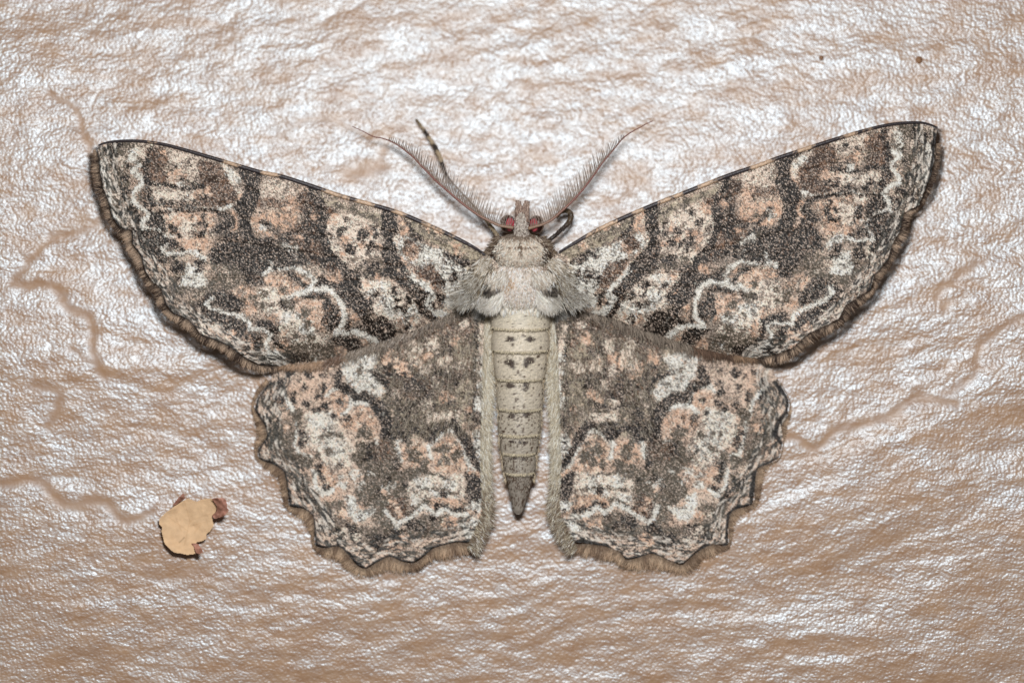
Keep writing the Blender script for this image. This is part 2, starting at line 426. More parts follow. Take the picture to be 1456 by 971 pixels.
FW = [
 # apex quarter
 ('a','W','l',.75,45,[(165,250),(195,400),(245,600),(330,700)]),
 ('a','G','p',.62,0,[(130,120),(300,100),(430,110),(440,230),(350,330),(380,500),(430,700),(300,690),(230,500),(220,250)]),
 ('a','C','s',.5,0,[(290,470,35),(330,640,40),(300,230,40),(250,340,30),(420,150,30)]),
 ('a','W','s',.6,0,[(370,230,30),(400,170,25),(200,230,25),(230,560,25)]),
 ('a','D','s',.8,0,[(330,460,35),(310,590,25),(250,190,30),(390,560,30),(280,130,25),(210,160,25),(350,270,20),(430,640,40),(330,360,22),(260,430,20)]),
 ('a','B','p',.92,0,[(460,140),(610,160),(630,240),(570,300),(620,350),(600,405),(460,390),(420,320),(480,250)]),
 ('a','C','p',.55,0,[(600,150),(850,200),(960,240),(850,300),(760,330),(640,260)]),
 ('a','O','s',.7,0,[(690,340,55),(600,190,20),(860,240,22)]),
 ('a','D','s',.5,0,[(760,260,35),(720,370,30),(790,370,30),(680,270,20)]),
 ('a','B','p',.93,0,[(830,230),(980,240),(1050,370),(1040,430),(1115,470),(1080,530),(960,585),(820,540),(930,480),(850,400),(820,330)]),
 ('a','D','l',.85,26,[(470,405),(600,405),(720,430),(860,405)]),
 ('a','W','s',.7,0,[(715,400,28)]),
 ('a','C','p',.85,0,[(540,440),(700,440),(800,430),(850,470),(790,520),(600,540),(540,500)]),
 ('a','O','s',.6,0,[(820,470,40),(900,440,35)]),
 ('a','D','p',.9,0,[(430,450),(500,420),(530,480),(560,550),(480,560)]),
 ('a','D','s',.9,0,[(620,550,28),(730,545,32),(700,605,24),(830,515,38),(885,490,20),(580,510,26),(800,560,22)]),
 ('a','D','l',.8,18,[(520,600),(640,600),(800,585),(970,590)]),
 ('a','O','p',.75,0,[(600,610),(760,600),(960,610),(960,680),(900,760),(940,800),(900,860),(700,860),(660,760),(620,700)]),
 ('a','C','s',.8,0,[(760,720,70),(660,620,30)]),
 ('a','W','l',.55,9,[(560,592),(700,580),(780,575),(900,570),(990,565)]),
 ('a','D','p',.95,0,[(500,600),(560,600),(600,640),(620,740),(560,720),(480,690)]),
 ('a','D','s',.95,0,[(650,690,22),(680,722,26),(710,768,16),(815,685,22),(860,640,18),(880,690,24),(815,742,28),(865,740,22),(780,620,14),(740,850,26),(830,850,24)]),
 ('a','D','p',.95,0,[(940,590),(1010,590),(1085,640),(1060,720),(1000,745),(920,740),(960,690),(1020,660),(980,620)]),
 ('a','D','s',.97,0,[(1060,790,66)]),
 ('a','D','p',.9,0,[(940,790),(1000,790),(1080,880),(940,890)]),
 ('a','D','p',.93,0,[(970,240),(1110,280),(1270,320),(1250,400),(1260,480),(1165,560),(1200,640),(1190,700),(1250,780),(1330,800),(1400,850),(1500,900),(1500,1000),(1250,1000),(1130,900),(1100,860),(1130,770),(1100,700),(1110,640),(1060,570),(1140,470),(1155,400),(1110,310)]),
 ('a','C','p',.95,0,[(990,255),(1080,290),(1130,330),(1140,420),(1120,470),(1060,430),(1050,370),(1020,310)]),
 ('a','W','s',.7,0,[(1060,320,32),(1100,370,26)]),
 ('a','W','l',.95,22,[(960,570),(1010,565),(1055,553)]),
 ('a','O','l',.95,24,[(1070,600),(1105,640),(1095,690),(1050,715)]),
 ('a','O','s',.9,0,[(1140,772,24),(1110,480,22)]),
 ('a','W','s',.95,0,[(1080,865,34)]),
 ('a','C','p',.55,0,[(1270,340),(1520,400),(1520,500),(1260,500)]),
 ('a','B','l',.75,60,[(1240,530),(1350,530),(1500,540)]),
 ('a','O','p',.9,0,[(1220,610),(1350,600),(1520,610),(1520,780),(1300,770),(1200,700)]),
 ('a','W','s',.8,0,[(1300,690,36)]),
 ('a','G','s',.7,0,[(1310,705,18),(1400,680,25)]),
 ('a','D','p',.9,0,[(340,700),(520,705),(600,755),(700,800),(690,860),(570,850),(540,930),(400,800)]),
 ('a','W','l',.97,30,[(445,275),(370,310),(450,375),(445,410),(395,465),(400,510),(470,565),(510,595),(470,640),(460,690)]),
 ('a','W','l',.9,12,[(470,690),(560,720),(610,765),(680,760)]),
 ('a','C','s',.6,0,[(440,180,26),(560,470,30)]),
 # tornal quarter
 ('b','G','p',.55,0,[(640,140),(760,190),(850,330),(1000,230),(1090,330),(960,400),(860,480),(760,440),(660,300)]),
 ('b','D','p',.88,0,[(920,60),(1200,0),(1500,-10),(1500,120),(1300,180),(1290,330),(1180,300),(1090,220),(920,160)]),
 ('b','G','p',.5,0,[(900,150),(1100,180),(1180,300),(1050,330),(920,300)]),
 ('b','W','p',.8,0,[(730,170),(830,190),(905,320),(830,335),(710,340),(740,250)]),
 ('b','W','l',.85,45,[(790,90),(880,140)]),
 ('b','D','s',.85,0,[(680,190,45),(850,185,42),(560,120,50),(660,120,35),(700,280,20),(560,40,45)]),
 ('b','W','l',.92,14,[(625,20),(575,80),(600,95),(700,105),(770,80)]),
 ('b','O','p',.8,0,[(690,10),(900,0),(880,70),(760,80)]),
 ('b','D','p',.85,0,[(850,400),(1000,340),(1060,360),(940,440),(930,470),(1010,510),(1170,560),(1180,620),(1270,660),(1290,720),(1230,790),(1160,700),(1050,640),(900,580),(760,500)]),
 ('b','C','s',.75,0,[(960,600,32),(860,620,30),(800,500,30),(1050,680,28),(900,690,24)]),
 ('b','C','l',.8,26,[(830,570),(860,620),(890,690)]),
 ('b','O','p',.8,0,[(1060,350),(1140,310),(1240,380),(1240,500),(1180,530),(1130,440)]),
 ('b','D','p',.96,0,[(955,400),(1060,370),(1155,440),(1130,495),(1000,485),(935,455)]),
 ('b','C','p',.92,0,[(1250,340),(1500,330),(1500,540),(1330,530),(1240,470)]),
 ('b','O','p',.95,0,[(1270,260),(1500,250),(1500,320),(1420,340),(1300,310)]),
 ('b','W','l',.95,45,[(1285,235),(1330,210),(1345,160)]),
 ('b','D','s',.9,0,[(1400,190,50),(1250,260,28),(1200,290,32)]),
 ('b','O','p',.9,0,[(1290,530),(1390,510),(1500,560),(1500,700),(1420,680),(1390,600)]),
 ('b','G','s',.95,0,[(1210,400,30),(1280,390,22),(1140,410,20),(1280,470,20),(1405,550,16),(1220,450,24),(1130,350,16)]),
 ('b','D','s',.9,0,[(1430,450,30),(1500,430,24)]),
 ('b','D','p',.95,0,[(1240,560),(1300,560),(1400,600),(1390,680),(1450,760),(1390,750),(1340,660),(1240,620)]),
 ('b','O','s',.85,0,[(1180,725,50),(1070,660,30),(1150,780,26)]),
 ('b','D','s',.9,0,[(1240,720,42),(1160,750,14),(1300,830,40)]),
 ('b','W','l',.96,26,[(925,410),(885,450),(925,492),(1050,500),(1140,530),(1200,580),(1190,625),(1300,622),(1360,650),(1310,710),(1335,780),(1430,860)]),
 ('b','W','s',.8,0,[(1360,800,45),(1420,850,40),(1330,870,25)]),
 # costal half
 ('c','B','p',.94,0,[(110,270),(240,260),(320,340),(380,390),(300,430),(300,520),(270,620),(380,640),(350,740),(400,790),(480,820),(440,870),(330,800),(200,740),(60,640),(50,520),(170,460),(130,370)]),
 ('c','D','p',.6,0,[(180,330),(290,380),(290,560),(180,640),(100,560),(160,440)]),
 ('c','O','s',.8,0,[(70,370,55),(30,440,35),(60,300,30)]),
 ('c','O','s',.55,0,[(230,420,32),(20,520,35),(130,560,30)]),
 ('c','G','p',.6,0,[(-60,600),(120,640),(200,720),(60,760),(-60,760)]),
 ('c','W','s',.55,0,[(60,690,60),(30,640,30)]),
 ('c','D','l',.9,28,[(-40,775),(60,770),(160,755)]),
 ('c','C','p',.85,0,[(290,420),(480,400),(650,470),(700,530),(660,600),(690,700),(600,730),(480,730),(370,700),(300,560)]),
 ('c','O','s',.7,0,[(440,600,50),(560,610,35),(650,650,30),(350,440,40),(600,540,35),(420,680,30)]),
 ('c','D','s',.85,0,[(410,515,28),(555,555,36),(490,640,42),(610,645,40),(455,440,20),(640,510,22),(650,570,26),(470,620,24),(340,560,20)]),
 ('c','T','p',.8,0,[(230,270),(400,330),(700,420),(760,470),(690,500),(500,400),(300,340)]),
 ('c','G','s',.75,0,[(500,380,36),(640,450,30),(380,350,30),(590,420,24)]),
 ('c','G','p',.5,0,[(480,720),(700,720),(760,850),(700,1000),(480,1000),(520,860)]),
 ('c','C','s',.8,0,[(560,740,35),(440,760,35),(640,770,26),(570,900,60)]),
 ('c','D','s',.8,0,[(620,790,42),(570,760,22),(430,830,55),(690,860,25)]),
 ('c','W','p',.8,0,[(770,560),(840,560),(960,620),(1120,660),(1320,780),(1500,800),(1500,1000),(1150,1000),(1060,860),(900,760),(800,700)]),
 ('c','D','p',.96,0,[(690,380),(790,400),(800,520),(760,600),(725,690),(810,760),(790,820),(840,850),(910,900),(980,1000),(890,970),(760,860),(700,800),(680,690),(700,600),(690,500)]),
 ('c','D','p',.9,0,[(850,430),(970,470),(990,600),(930,620),(880,540)]),
 ('c','O','l',.9,34,[(800,430),(840,480),(860,520),(780,580)]),
 ('c','C','l',.95,46,[(790,575),(765,650),(840,740),(910,810),(970,890),(1050,960)]),
 ('c','O','l',.6,16,[(770,590),(750,650),(850,730),(940,860)]),
 ('c','B','s',.95,0,[(890,650,60)]),
 ('c','O','s',.7,0,[(890,700,30),(930,660,25)]),
 ('c','B','p',.95,0,[(900,760),(1060,775),(1040,860),(1120,930),(1070,970),(950,880),(920,820)]),
 ('c','T','p',.85,0,[(860,440),(1000,480),(1390,680),(1310,760),(1100,640),(980,590)]),
 ('c','G','p',.6,0,[(900,450),(1100,540),(1200,600),(1100,620),(1000,560)]),
 ('c','O','s',.6,0,[(1220,650,34),(1080,520,30),(1000,500,24)]),
 ('c','D','p',.75,0,[(1100,660),(1300,720),(1320,770),(1220,770),(1120,700)]),
 ('c','D','s',.85,0,[(1180,850,36),(1330,840,32),(1270,880,20),(1100,880,34),(1180,800,16),(1410,860,20),(1130,740,18),(1260,820,16)]),
 ('c','T','s',.5,0,[(1420,800,50),(1300,790,25)]),
 # the dark wavy crossbands, unbroken from front to hind edge
 ('g','D','l',.78,30,[(815,225),(850,300),(845,380),(870,450),(925,505),(945,570),(965,640),(1030,720),(1095,765)]),
 ('g','D','l',.78,28,[(560,140),(610,195),(592,280),(580,340),(600,400),(640,450)]),
 ('g','D','l',.52,40,[(600,420),(700,455),(800,470),(890,490)]),
 ('g','D','l',.7,20,[(235,80),(215,150),(232,250),(245,330),(285,410)]),
 ('g','B','l',.80,34,[(455,140),(510,200),(525,260),(470,280)]),
 ('g','D','l',.90,26,[(1100,310),(1068,375),(1105,465),(1175,560),(1235,650)]),
 ('g','D','l',.60,20,[(640,340),(700,390),(760,380),(850,400)]),
 ('g','D','l',.60,16,[(960,520),(1040,560),(1100,650),(1180,700)]),
 # hind half
 ('d','D','p',.93,0,[(240,60),(330,110),(420,90),(530,50),(560,180),(640,270),(640,330),(560,300),(450,270),(420,200),(330,140),(240,140)]),
 ('d','C','p',.88,0,[(540,110),(700,70),(860,170),(950,250),(980,370),(900,440),(800,430),(740,360),(640,330),(560,210)]),
 ('d','W','s',.7,0,[(720,250,55),(860,350,60),(700,130,40),(620,180,35),(760,310,40),(930,300,30)]),
 ('d','O','s',.6,0,[(580,130,35),(610,230,25),(830,400,35),(920,380,25),(660,80,20)]),
 ('d','D','s',.85,0,[(650,190,28),(790,170,32),(885,230,32),(840,300,26),(780,290,18),(870,400,26),(720,40,28),(600,260,28),(700,230,16),(900,170,18),(800,235,20)]),
 ('d','O','s',.9,0,[(540,250,34),(500,360,36),(400,60,30),(350,90,24)]),
 ('d','O','p',.88,0,[(-20,60),(150,50),(200,110),(100,170),(-20,210)]),
 ('d','D','l',.95,34,[(60,55),(130,90),(180,135)]),
 ('d','W','l',.95,26,[(-20,20),(100,15),(190,45),(235,95),(200,140),(110,180),(60,215)]),
 ('d','O','p',.9,0,[(120,210),(290,230),(300,440),(200,400),(100,300)]),
 ('d','C','p',.85,0,[(-20,300),(90,300),(220,410),(310,510),(230,600),(60,520),(-20,430)]),
 ('d','W','s',.7,0,[(180,410,50),(40,340,40),(120,330,30),(260,600,30),(210,640,35),(330,600,25)]),
 ('d','G','s',.9,0,[(190,390,24),(250,540,24),(90,370,20),(210,480,24),(170,310,38),(20,160,26),(60,250,30),(330,560,22),(90,470,18)]),
 ('d','O','s',.85,0,[(20,520,42),(30,440,26),(260,300,40)]),
 ('d','G','p',.6,0,[(0,540),(150,500),(330,520),(420,600),(330,640),(60,660)]),
 ('d','D','l',.95,34,[(170,200),(270,185),(335,215)]),
 ('d','D','p',.92,0,[(285,240),(340,220),(400,300),(410,400),(350,440),(280,390),(300,300)]),
 ('d','W','l',.97,34,[(130,195),(220,152),(330,155),(400,200),(435,290),(425,400),(375,460)]),
 ('d','D','p',.95,0,[(455,330),(480,430),(600,390),(700,345),(780,400),(800,480),(760,520),(660,500),(600,440),(450,445)]),
 ('d','O','l',.85,18,[(600,395),(660,405),(730,430)]),
 ('d','D','p',.97,0,[(325,490),(430,470),(530,500),(575,550),(480,600),(410,540)]),
 ('d','O','s',.9,0,[(400,570,32),(570,520,20),(440,590,24)]),
 ('d','O','l',.8,26,[(540,510),(590,540),(620,560)]),
 ('d','D','p',.95,0,[(20,590),(160,600),(190,650),(60,670)]),
 ('d','W','l',.97,40,[(380,465),(500,450),(600,470),(650,500),(680,535)]),
 ('d','B','p',.85,0,[(880,-30),(1060,0),(1100,90),(1100,180),(1040,190),(940,60)]),
 ('d','D','l',.95,42,[(770,40),(860,95)]),
 ('d','D','l',.95,40,[(930,150),(1000,205)]),
 ('d','D','l',.96,44,[(945,240),(985,320),(1060,365)]),
 ('d','W','l',.97,44,[(890,50),(990,130),(1040,200),(995,255),(1050,315),(1150,325)]),
 ('d','O','l',.6,14,[(930,60),(1010,120),(1050,170)]),
 ('d','D','p',.9,0,[(1040,195),(1130,190),(1150,250),(1090,280)]),
 ('d','W','l',.9,62,[(1140,250),(1240,220),(1340,170)]),
]

HW = [
 ('e','C','p',.85,0,[(380,360),(560,330),(600,440),(670,560),(650,650),(560,690),(500,650),(440,590),(370,500)]),
 ('e','W','p',.5,0,[(400,370),(540,340),(560,460),(620,560),(580,640),(500,600),(420,480)]),
 ('e','T','p',.5,0,[(700,-280),(1500,-280),(1350,400),(1120,520),(880,480),(780,290),(760,130),(560,-60)]),
 ('e','G','p',.66,0,[(700,-280),(1500,-280),(1350,400),(1240,420),(1120,520),(1090,430),(950,530),(880,480),(820,480),(860,380),(780,290),(850,230),(760,130),(800,0),(560,-60)]),
 ('e','B','p',.42,0,[(780,-120),(1340,-200),(1340,120),(1150,250),(950,300),(820,120)]),
 ('e','D','s',.5,0,[(1000,180,70),(900,140,45),(1150,140,60),(960,330,50),(850,80,30),(1240,160,50),(1060,250,50),(1180,-20,60)]),
 ('e','O','s',.75,0,[(850,50,28),(930,82,42),(1030,60,36),(1175,255,28),(1215,248,18),(1090,20,28),(980,130,18),(1180,60,30),(1250,-60,34),(870,10,20)]),
 ('e','C','s',.6,0,[(1190,70,45),(1080,110,35),(1000,50,40),(1290,90,40),(1130,180,30),(900,250,30),(1120,-40,40),(1010,-30,40),(1290,-150,30),(1080,300,34)]),
 ('e','C','p',.7,0,[(1070,350),(1260,340),(1270,400),(1150,400),(1080,410)]),
 ('e','W','p',.72,0,[(590,60),(660,10),(790,20),(760,120),(850,220),(820,255),(720,240),(680,250),(620,170)]),
 ('e','D','l',.9,24,[(760,120),(830,150),(870,210)]),
 ('e','G','s',.7,0,[(690,110,22),(760,190,14)]),
 ('e','O','p',.9,0,[(510,250),(620,240),(630,300),(580,370),(540,320)]),
 ('e','O','p',.93,0,[(640,370),(700,310),(780,350),(795,440),(780,510),(700,480),(600,430)]),
 ('e','D','l',.98,44,[(580,120),(560,195),(640,220),(665,280)]),
 ('e','D','l',.97,44,[(650,285),(725,250),(800,290),(850,370),(835,430)]),
 ('e','D','p',.95,0,[(820,400),(870,400),(960,390),(975,470),(940,535),(900,485),(820,500)]),
 ('e','D','p',.95,0,[(1080,420),(1160,410),(1260,410),(1200,445),(1150,485),(1110,535),(1085,480)]),
 ('e','W','l',.95,20,[(500,245),(545,212),(620,220),(645,285)]),
 ('e','W','l',.95,26,[(600,355),(650,300),(740,295),(790,335)]),
 ('e','O','p',.9,0,[(930,600),(950,540),(1010,510),(1080,560),(1090,640),(1040,690),(950,650)]),
 ('e','O','p',.92,0,[(1110,620),(1140,540),(1210,490),(1270,560),(1310,680),(1200,700),(1120,690)]),
 ('e','G','s',.9,0,[(1000,590,42),(1170,570,38),(1250,600,36),(980,530,26),(1200,630,28),(1060,640,24),(1150,650,22),(1240,530,16)]),
 ('e','G','p',.88,0,[(700,520),(880,490),(920,600),(910,690),(1060,640),(1090,720),(990,800),(970,900),(860,960),(720,870),(660,800),(720,720),(650,620)]),
 ('e','B','p',.5,0,[(780,500),(880,500),(900,620),(800,640),(740,600)]),
 ('e','D','s',.7,0,[(740,590,26),(900,650,28),(860,740,20),(820,800,20),(960,760,20)]),
 ('e','W','s',.55,0,[(660,700,34),(850,780,26),(790,520,18),(700,760,22),(760,700,16),(900,760,16)]),
 ('e','W','l',.93,18,[(920,620),(905,530),(950,510)]),
 ('e','W','l',.95,24,[(1100,615),(1090,545),(1145,500),(1210,448),(1255,480),(1290,560),(1330,680)]),
 ('e','C','p',.82,0,[(980,760),(1100,700),(1310,700),(1320,830),(1160,860),(980,900)]),
 ('e','W','s',.7,0,[(1060,760,40),(1200,770,45),(1130,820,30),(1020,850,30)]),
 ('e','G','l',.85,16,[(1080,700),(1180,720)]),
 ('e','G','l',.8,14,[(1020,800),(1160,790),(1270,810)]),
 ('e','G','l',.8,14,[(1050,870),(1130,850)]),
 ('e','O','p',.85,0,[(1090,850),(1160,830),(1290,850),(1290,900),(1180,910),(1100,900)]),
 ('e','T','s',.5,0,[(1280,0,50),(1290,200,40),(1290,300,40)]),
 ('e','D','l',.97,46,[(1250,440),(1310,560),(1340,620),(1410,690)]),
 ('e','W','p',.9,0,[(1340,470),(1440,440),(1460,620),(1400,650),(1340,560)]),
 ('e','D','l',.8,8,[(1350,560),(1440,550)]), ('e','D','l',.8,8,[(1360,610),(1440,600)]), ('e','D','l',.8,8,[(1350,505),(1440,500)]),
 ('e','O','l',.9,34,[(1330,670),(1370,720),(1420,760)]),
 ('e','W','l',.9,14,[(1330,655),(1380,690),(1430,740)]),
 ('e','D','p',.96,0,[(1300,700),(1350,700),(1390,740),(1390,860),(1330,840),(1310,770)]),
 ('e','C','l',.7,40,[(1395,-140),(1385,0),(1390,180)]),
 ('e','W','s',.9,0,[(1390,215,34),(1395,290,48),(1400,30,26),(1400,120,30)]),
 ('e','D','l',.8,12,[(1370,-200),(1362,0),(1350,180),(1345,330)]),
 ('e','D','s',.8,0,[(1375,390,40),(1345,440,26),(1400,170,14),(1390,70,14),(1320,340,24)]),
 ('e','O','s',.6,0,[(1310,330,22)]),
 ('h','D','l',.92,20,[(318,262),(345,290),(380,312),(430,318),(468,385),(498,440),(540,452),(565,412),(600,425),(636,456),(668,412),(700,400),(735,430),(770,510),(800,560)]),
 ('h','D','l',.55,16,[(470,240),(500,300),(560,330),(640,340),(700,330)]),
 ('h','G','l',.75,14,[(520,700),(560,690),(610,650),(660,668),(720,655),(770,668)]),
 # outer marks
 ('e','G','p',.45,0,[(130,180),(260,160),(330,300),(300,380),(200,330),(110,300)]),
 ('e','W','l',.8,26,[(235,205),(300,330),(330,420),(320,520),(355,590),(410,610)]),
 ('e','G','p',.5,0,[(240,380),(330,400),(320,560),(360,650),(250,640),(170,540),(200,430)]),
 ('e','W','l',.8,12,[(445,585),(515,490)]),
 ('e','D','s',.92,0,[(235,185,32),(320,240,17),(370,212,18),(318,275,18),(228,272,32),(378,310,18),(458,250,24),(482,200,20),(485,310,24),(440,345,20),(550,365,18),(572,290,18),(480,130,16),(395,135,30),(345,155,14),(290,120,20)]),
 ('e','G','s',.95,0,[(160,300,24),(180,375,30),(230,350,16),(205,470,50),(335,375,34),(350,420,18),(260,520,28),(285,585,34),(470,490,18),(515,478,16),(512,570,22),(592,485,20),(450,610,28),(380,640,42),(350,760,46),(470,700,42),(440,840,28),(300,740,20)]),
 ('e','D','s',.95,0,[(358,470,22),(365,520,26),(625,390,26),(692,368,12),(715,420,14),(505,795,30),(480,720,34),(470,670,26),(400,840,24),(750,540,26),(560,420,9),(610,570,8),(640,590,7),(590,660,9)]),
 ('e','G','s',.75,0,[(720,470,40),(690,560,28),(650,600,20)]),
 ('e','D','l',.85,16,[(280,700),(420,810),(440,860)]),
 ('e','O','s',.85,0,[(545,740,36),(500,690,20),(560,800,20),(260,440,20)]),
 ('e','W','l',.96,24,[(425,690),(430,770),(490,830),(540,800)]),
 ('e','W','s',.7,0,[(600,770,26),(590,720,20),(640,850,30)]),
 ('f','G','p',.55,0,[(380,350),(560,360),(600,470),(720,500),(860,520),(1000,420),(1230,430),(1240,520),(1000,560),(840,640),(700,600),(560,560),(440,470)]),
 ('f','C','s',.6,0,[(480,470,40),(580,520,36),(500,430,20),(1200,560,40),(640,560,30)]),
 ('f','O','s',.8,0,[(845,590,36),(1140,480,36),(880,560,22),(560,430,22),(680,380,16),(1180,450,18),(800,300,16)]),
 ('f','O','p',.85,0,[(1040,370),(1110,330),(1210,350),(1230,390),(1110,400)]),
 ('f','D','l',.9,22,[(1110,370),(1150,400),(1230,405)]),
 ('f','D','s',.85,0,[(1080,385,24),(1100,310,16)]),
 ('f','B','s',.95,0,[(870,400,54)]),
 ('f','O','s',.6,0,[(870,410,24),(840,370,18)]),
 ('f','W','p',.8,0,[(570,360),(620,340),(670,395),(750,385),(750,420),(700,450),(640,475),(590,430)]),
 ('f','G','p',.8,0,[(740,400),(800,430),(850,510),(800,540),(740,480),(720,440)]),
 ('f','W','l',.97,26,[(800,405),(850,490),(920,440),(1010,375),(1070,430),(1120,392),(1170,430),(1240,432)]),
 ('f','D','s',.8,0,[(940,475,44),(840,525,34),(740,575,40),(450,500,22),(540,560,22),(610,500,26),(1060,450,24),(1010,500,22),(780,560,26)]),
 ('f','D','p',.96,0,[(1240,210),(1310,230),(1340,330),(1290,350),(1240,300)]),
 ('f','W','s',.92,0,[(1290,380,42),(1280,480,34),(1260,540,26),(1230,500,26)]),
 ('f','O','s',.9,0,[(1275,430,22)]),
 ('f','D','s',.75,0,[(1290,410,12),(1240,460,16),(1265,350,14)]),
]

FW_MARGIN = [(137,214),(140,228),(141,242),(145,266),(153,287),(159,310),(170,324),(186,329),(188,348),(200,365),(205,385),(215,400),(229,412),(234,431),(244,445),(267,455),(275,463),(285,476),(306,484),(328,494),(347,509),(367,519),(394,521)]
HW_MARGIN = [(384,542),(366,565),(362,582),(377,606),(379,621),(367,638),(368,651),(374,655),(392,662),(404,672),(409,698),(412,719),(431,723),(444,732),(447,750),(448,774),(463,779),(481,776.6),(496,789),(507,803),(520,808),(536,799),(554,791),(570,797.5),(588,800),(604,790),(617,779),(648,771),(669,771)]

def base_fw(wx, wy, nx, ny, N):
    n = len(wx); col = np.tile(lin(CLS['C']), (n, 1))
    o = vn(nx, ny, 26, 20, 77)[:, None]
    col = col * (1 - .6 * o) + lin(CLS['O']) * .6 * o
    g = np.clip((.41 + .3 * (vn(nx, ny, 17, 15, 5) - .5) - N[0]) * 4 + .5, 0, 1)[:, None]
    col = col * (1 - g) + lin(CLS['G']) * g * .8
    return col
def base_hw(wx, wy, nx, ny, N):
    n = len(wx); col = np.tile(lin((214, 188, 168)), (n, 1))
    o = np.clip(vn(nx, ny, 30, 22, 78) * 1.6 - .6, 0, 1)[:, None]
    col = col * (1 - .5 * o) + lin(CLS['O']) * .5 * o
    g = np.clip((.16 + .3 * (vn(nx, ny, 17, 15, 5) - .5) - N[0]) * 4 + .5, 0, 1)[:, None]
    return col * (1 - g) + lin(CLS['G']) * g * .8

FW_SWEEP = [(138,205),(142,240),(150,275),(172,332),(205,388),(245,448),(300,485),(345,512),(400,524)]
HW_SWEEP = [(376,535),(364,570),(365,610),(372,655),(402,695),(434,740),(460,785),(510,804),(560,798),(600,796),(650,780),(690,762)]
def margin_marks(col, lx, ly, margin, nx, ny, seed, band, wstr):
    big = smooth_line(FW_SWEEP if wstr > .75 else HW_SWEEP, 4)
    d, t = pdist(lx, ly, big)
    rs = np.random.RandomState(seed); order = np.argsort(t); ts = t[order]; L = ts[-1]
    dj = d + 1.2 * (vn(nx, ny, 4, 4, seed + 11) - .5)
    def dashes(n, c, dmax, la, wa, op):
        for _ in range(n):
            t0 = rs.rand() * L; d0 = dmax * rs.rand() ** 1.15; a = la * (.5 + rs.rand()); w = wa * (.6 + .8 * rs.rand()); sl = .25 * rs.randn()
            i0, i1 = np.searchsorted(ts, [t0 - a, t0 + a])
            k = order[i0:i1]
            e = ((t[k] - t0) / a) ** 2 + ((dj[k] - d0 - sl * (t[k] - t0)) / w) ** 2
            m = (np.clip((1.15 - e) * 1.6, 0, 1) * op)[:, None]
            col[k] = col[k] * (1 - m) + lin(c) * m
    n = int(L * band / 55)
    dashes(int(n * 1.3 * wstr), (204, 194, 182), band, 7, 1.3, .75)
    dashes(n, (62, 60, 56), band * 1.15, 5.0, 1.25, .9)
    dashes(n // 3, (82, 80, 72), band * 1.15, 9, 1.8, .6)
    d, s = pdist(lx, ly, margin)
    # thin dark line broken on the lobes, just inside the fringe
    k = np.clip(((2.6 if wstr > .75 else 3.5) + 2.2 * (vn(s, d * 0, 16, 9, seed + 6) - .35) - d) / 1.5, 0, 1)[:, None] * .92
    return col * (1 - k) + lin((40, 36, 34)) * k

FWR_PAIRS = [((1139,230),(328,250)),((1281,222),(186,244)),((1266,236),(203,259)),((1279,255),(191,279)),((1256,275),(213,301)),((1266,294),(205,322)),
 ((1141,325),(328,343)),((1184,418),(292,433)),((1132,458),(353,466)),((945,483),(540,488)),((1002,463),(476,475)),((988,425),(489,440)),((1029,401),(443,409)),
 ((1029,388),(450,398)),((924,326),(554,328)),((923,372),(557,381)),((862,444),(616,446)),((1330,192),(137,214)),((1289,335),(180,340)),((1243,400),(226,420)),
 ((1202,440),(272,460)),((1128,496),(344,506)),((1077,509),(394,521)),((1027,503),(455,513)),((965,487),(516,495)),((879,456),(596,466)),((795,357),(688,362)),
 ((856,323),(627,328)),((916,296),(565,302)),((974,273),(505,285)),((1058,244),(420,260)),((1159,207),(316,228)),((1225,186),(240,207)),((1268,176),(199,201)),((808,440),(668,432))]
HWR_PAIRS = [((1077,667),(398,665)),((1042,726),(437,727)),((1108,651),(371,653)),((1070,716),(412,719)),((1035,774),(448,776)),((969,803),(510,805)),((927,787),(554,791)),
 ((890,795),(590,800)),((862,777),(617,779)),((815,771),(669,771)),((1002,542),(478,548)),((980,567),(501,572)),((938,587),(538,577)),((941,621),(543,621)),((847,611),(639,611)),
 ((886,614),(595,616)),((866,626),(614,629)),((909,629),(570,631)),((976,724),(507,724)),((924,743),(562,748)),((877,720),(601,722)),((1023,683),(457,683)),((1109,543),(377,540)),
 ((1122,575),(362,578)),((792,549),(684,549)),((792,650),(686,650)),((795,460),(692,460)),((930,480),(550,480)),((1117,620),(366,625)),((995,782),(490,783)),((793,724),(687,724))]

FW_L = FW_MARGIN + [(431,518),(462,514),(487,505),(515,496),(536,489),(557,483),(569,477),(596,468),(622,455),(637,448),(658,440),(700,440),(712,380),
 (700,365),(688,360),(674,350),(647,336),(606,317),(565,300),(524,289),(482,277),(441,263),(400,249),(367,243),(316,227),(275,216),(234,205.5),(199,200.5),(168,200.5),(147,205)]
FW_R = [(1333,186),(1331,205),(1329,230),(1324,251),(1307,292),(1285,304),(1280,330),(1268,350),(1264,369),(1243,393),(1239,412),(1202,435),(1194,453),(1165,468),(1151,474),(1128,494),(1112,502),(1077,510),
 (1050,507),(1027,503),(996,497),(965,487),(943,479),(912,470),(879,456),(850,448),(831,444),(780,440),(768,385),(785,366),(795,358),(820,343),(856,323),(916,296),(974,273),(1035,249),(1080,234),(1106,224),(1159,206),(1225,186),(1268,175.5),(1305,173.5),(1328,181)]
HW_L = HW_MARGIN + [(679,750),(687,729),(688,706),(686,673),(686,599),(686,549),(690,500),(696,430),(620,430),(520,455),(440,480),(392,515)]
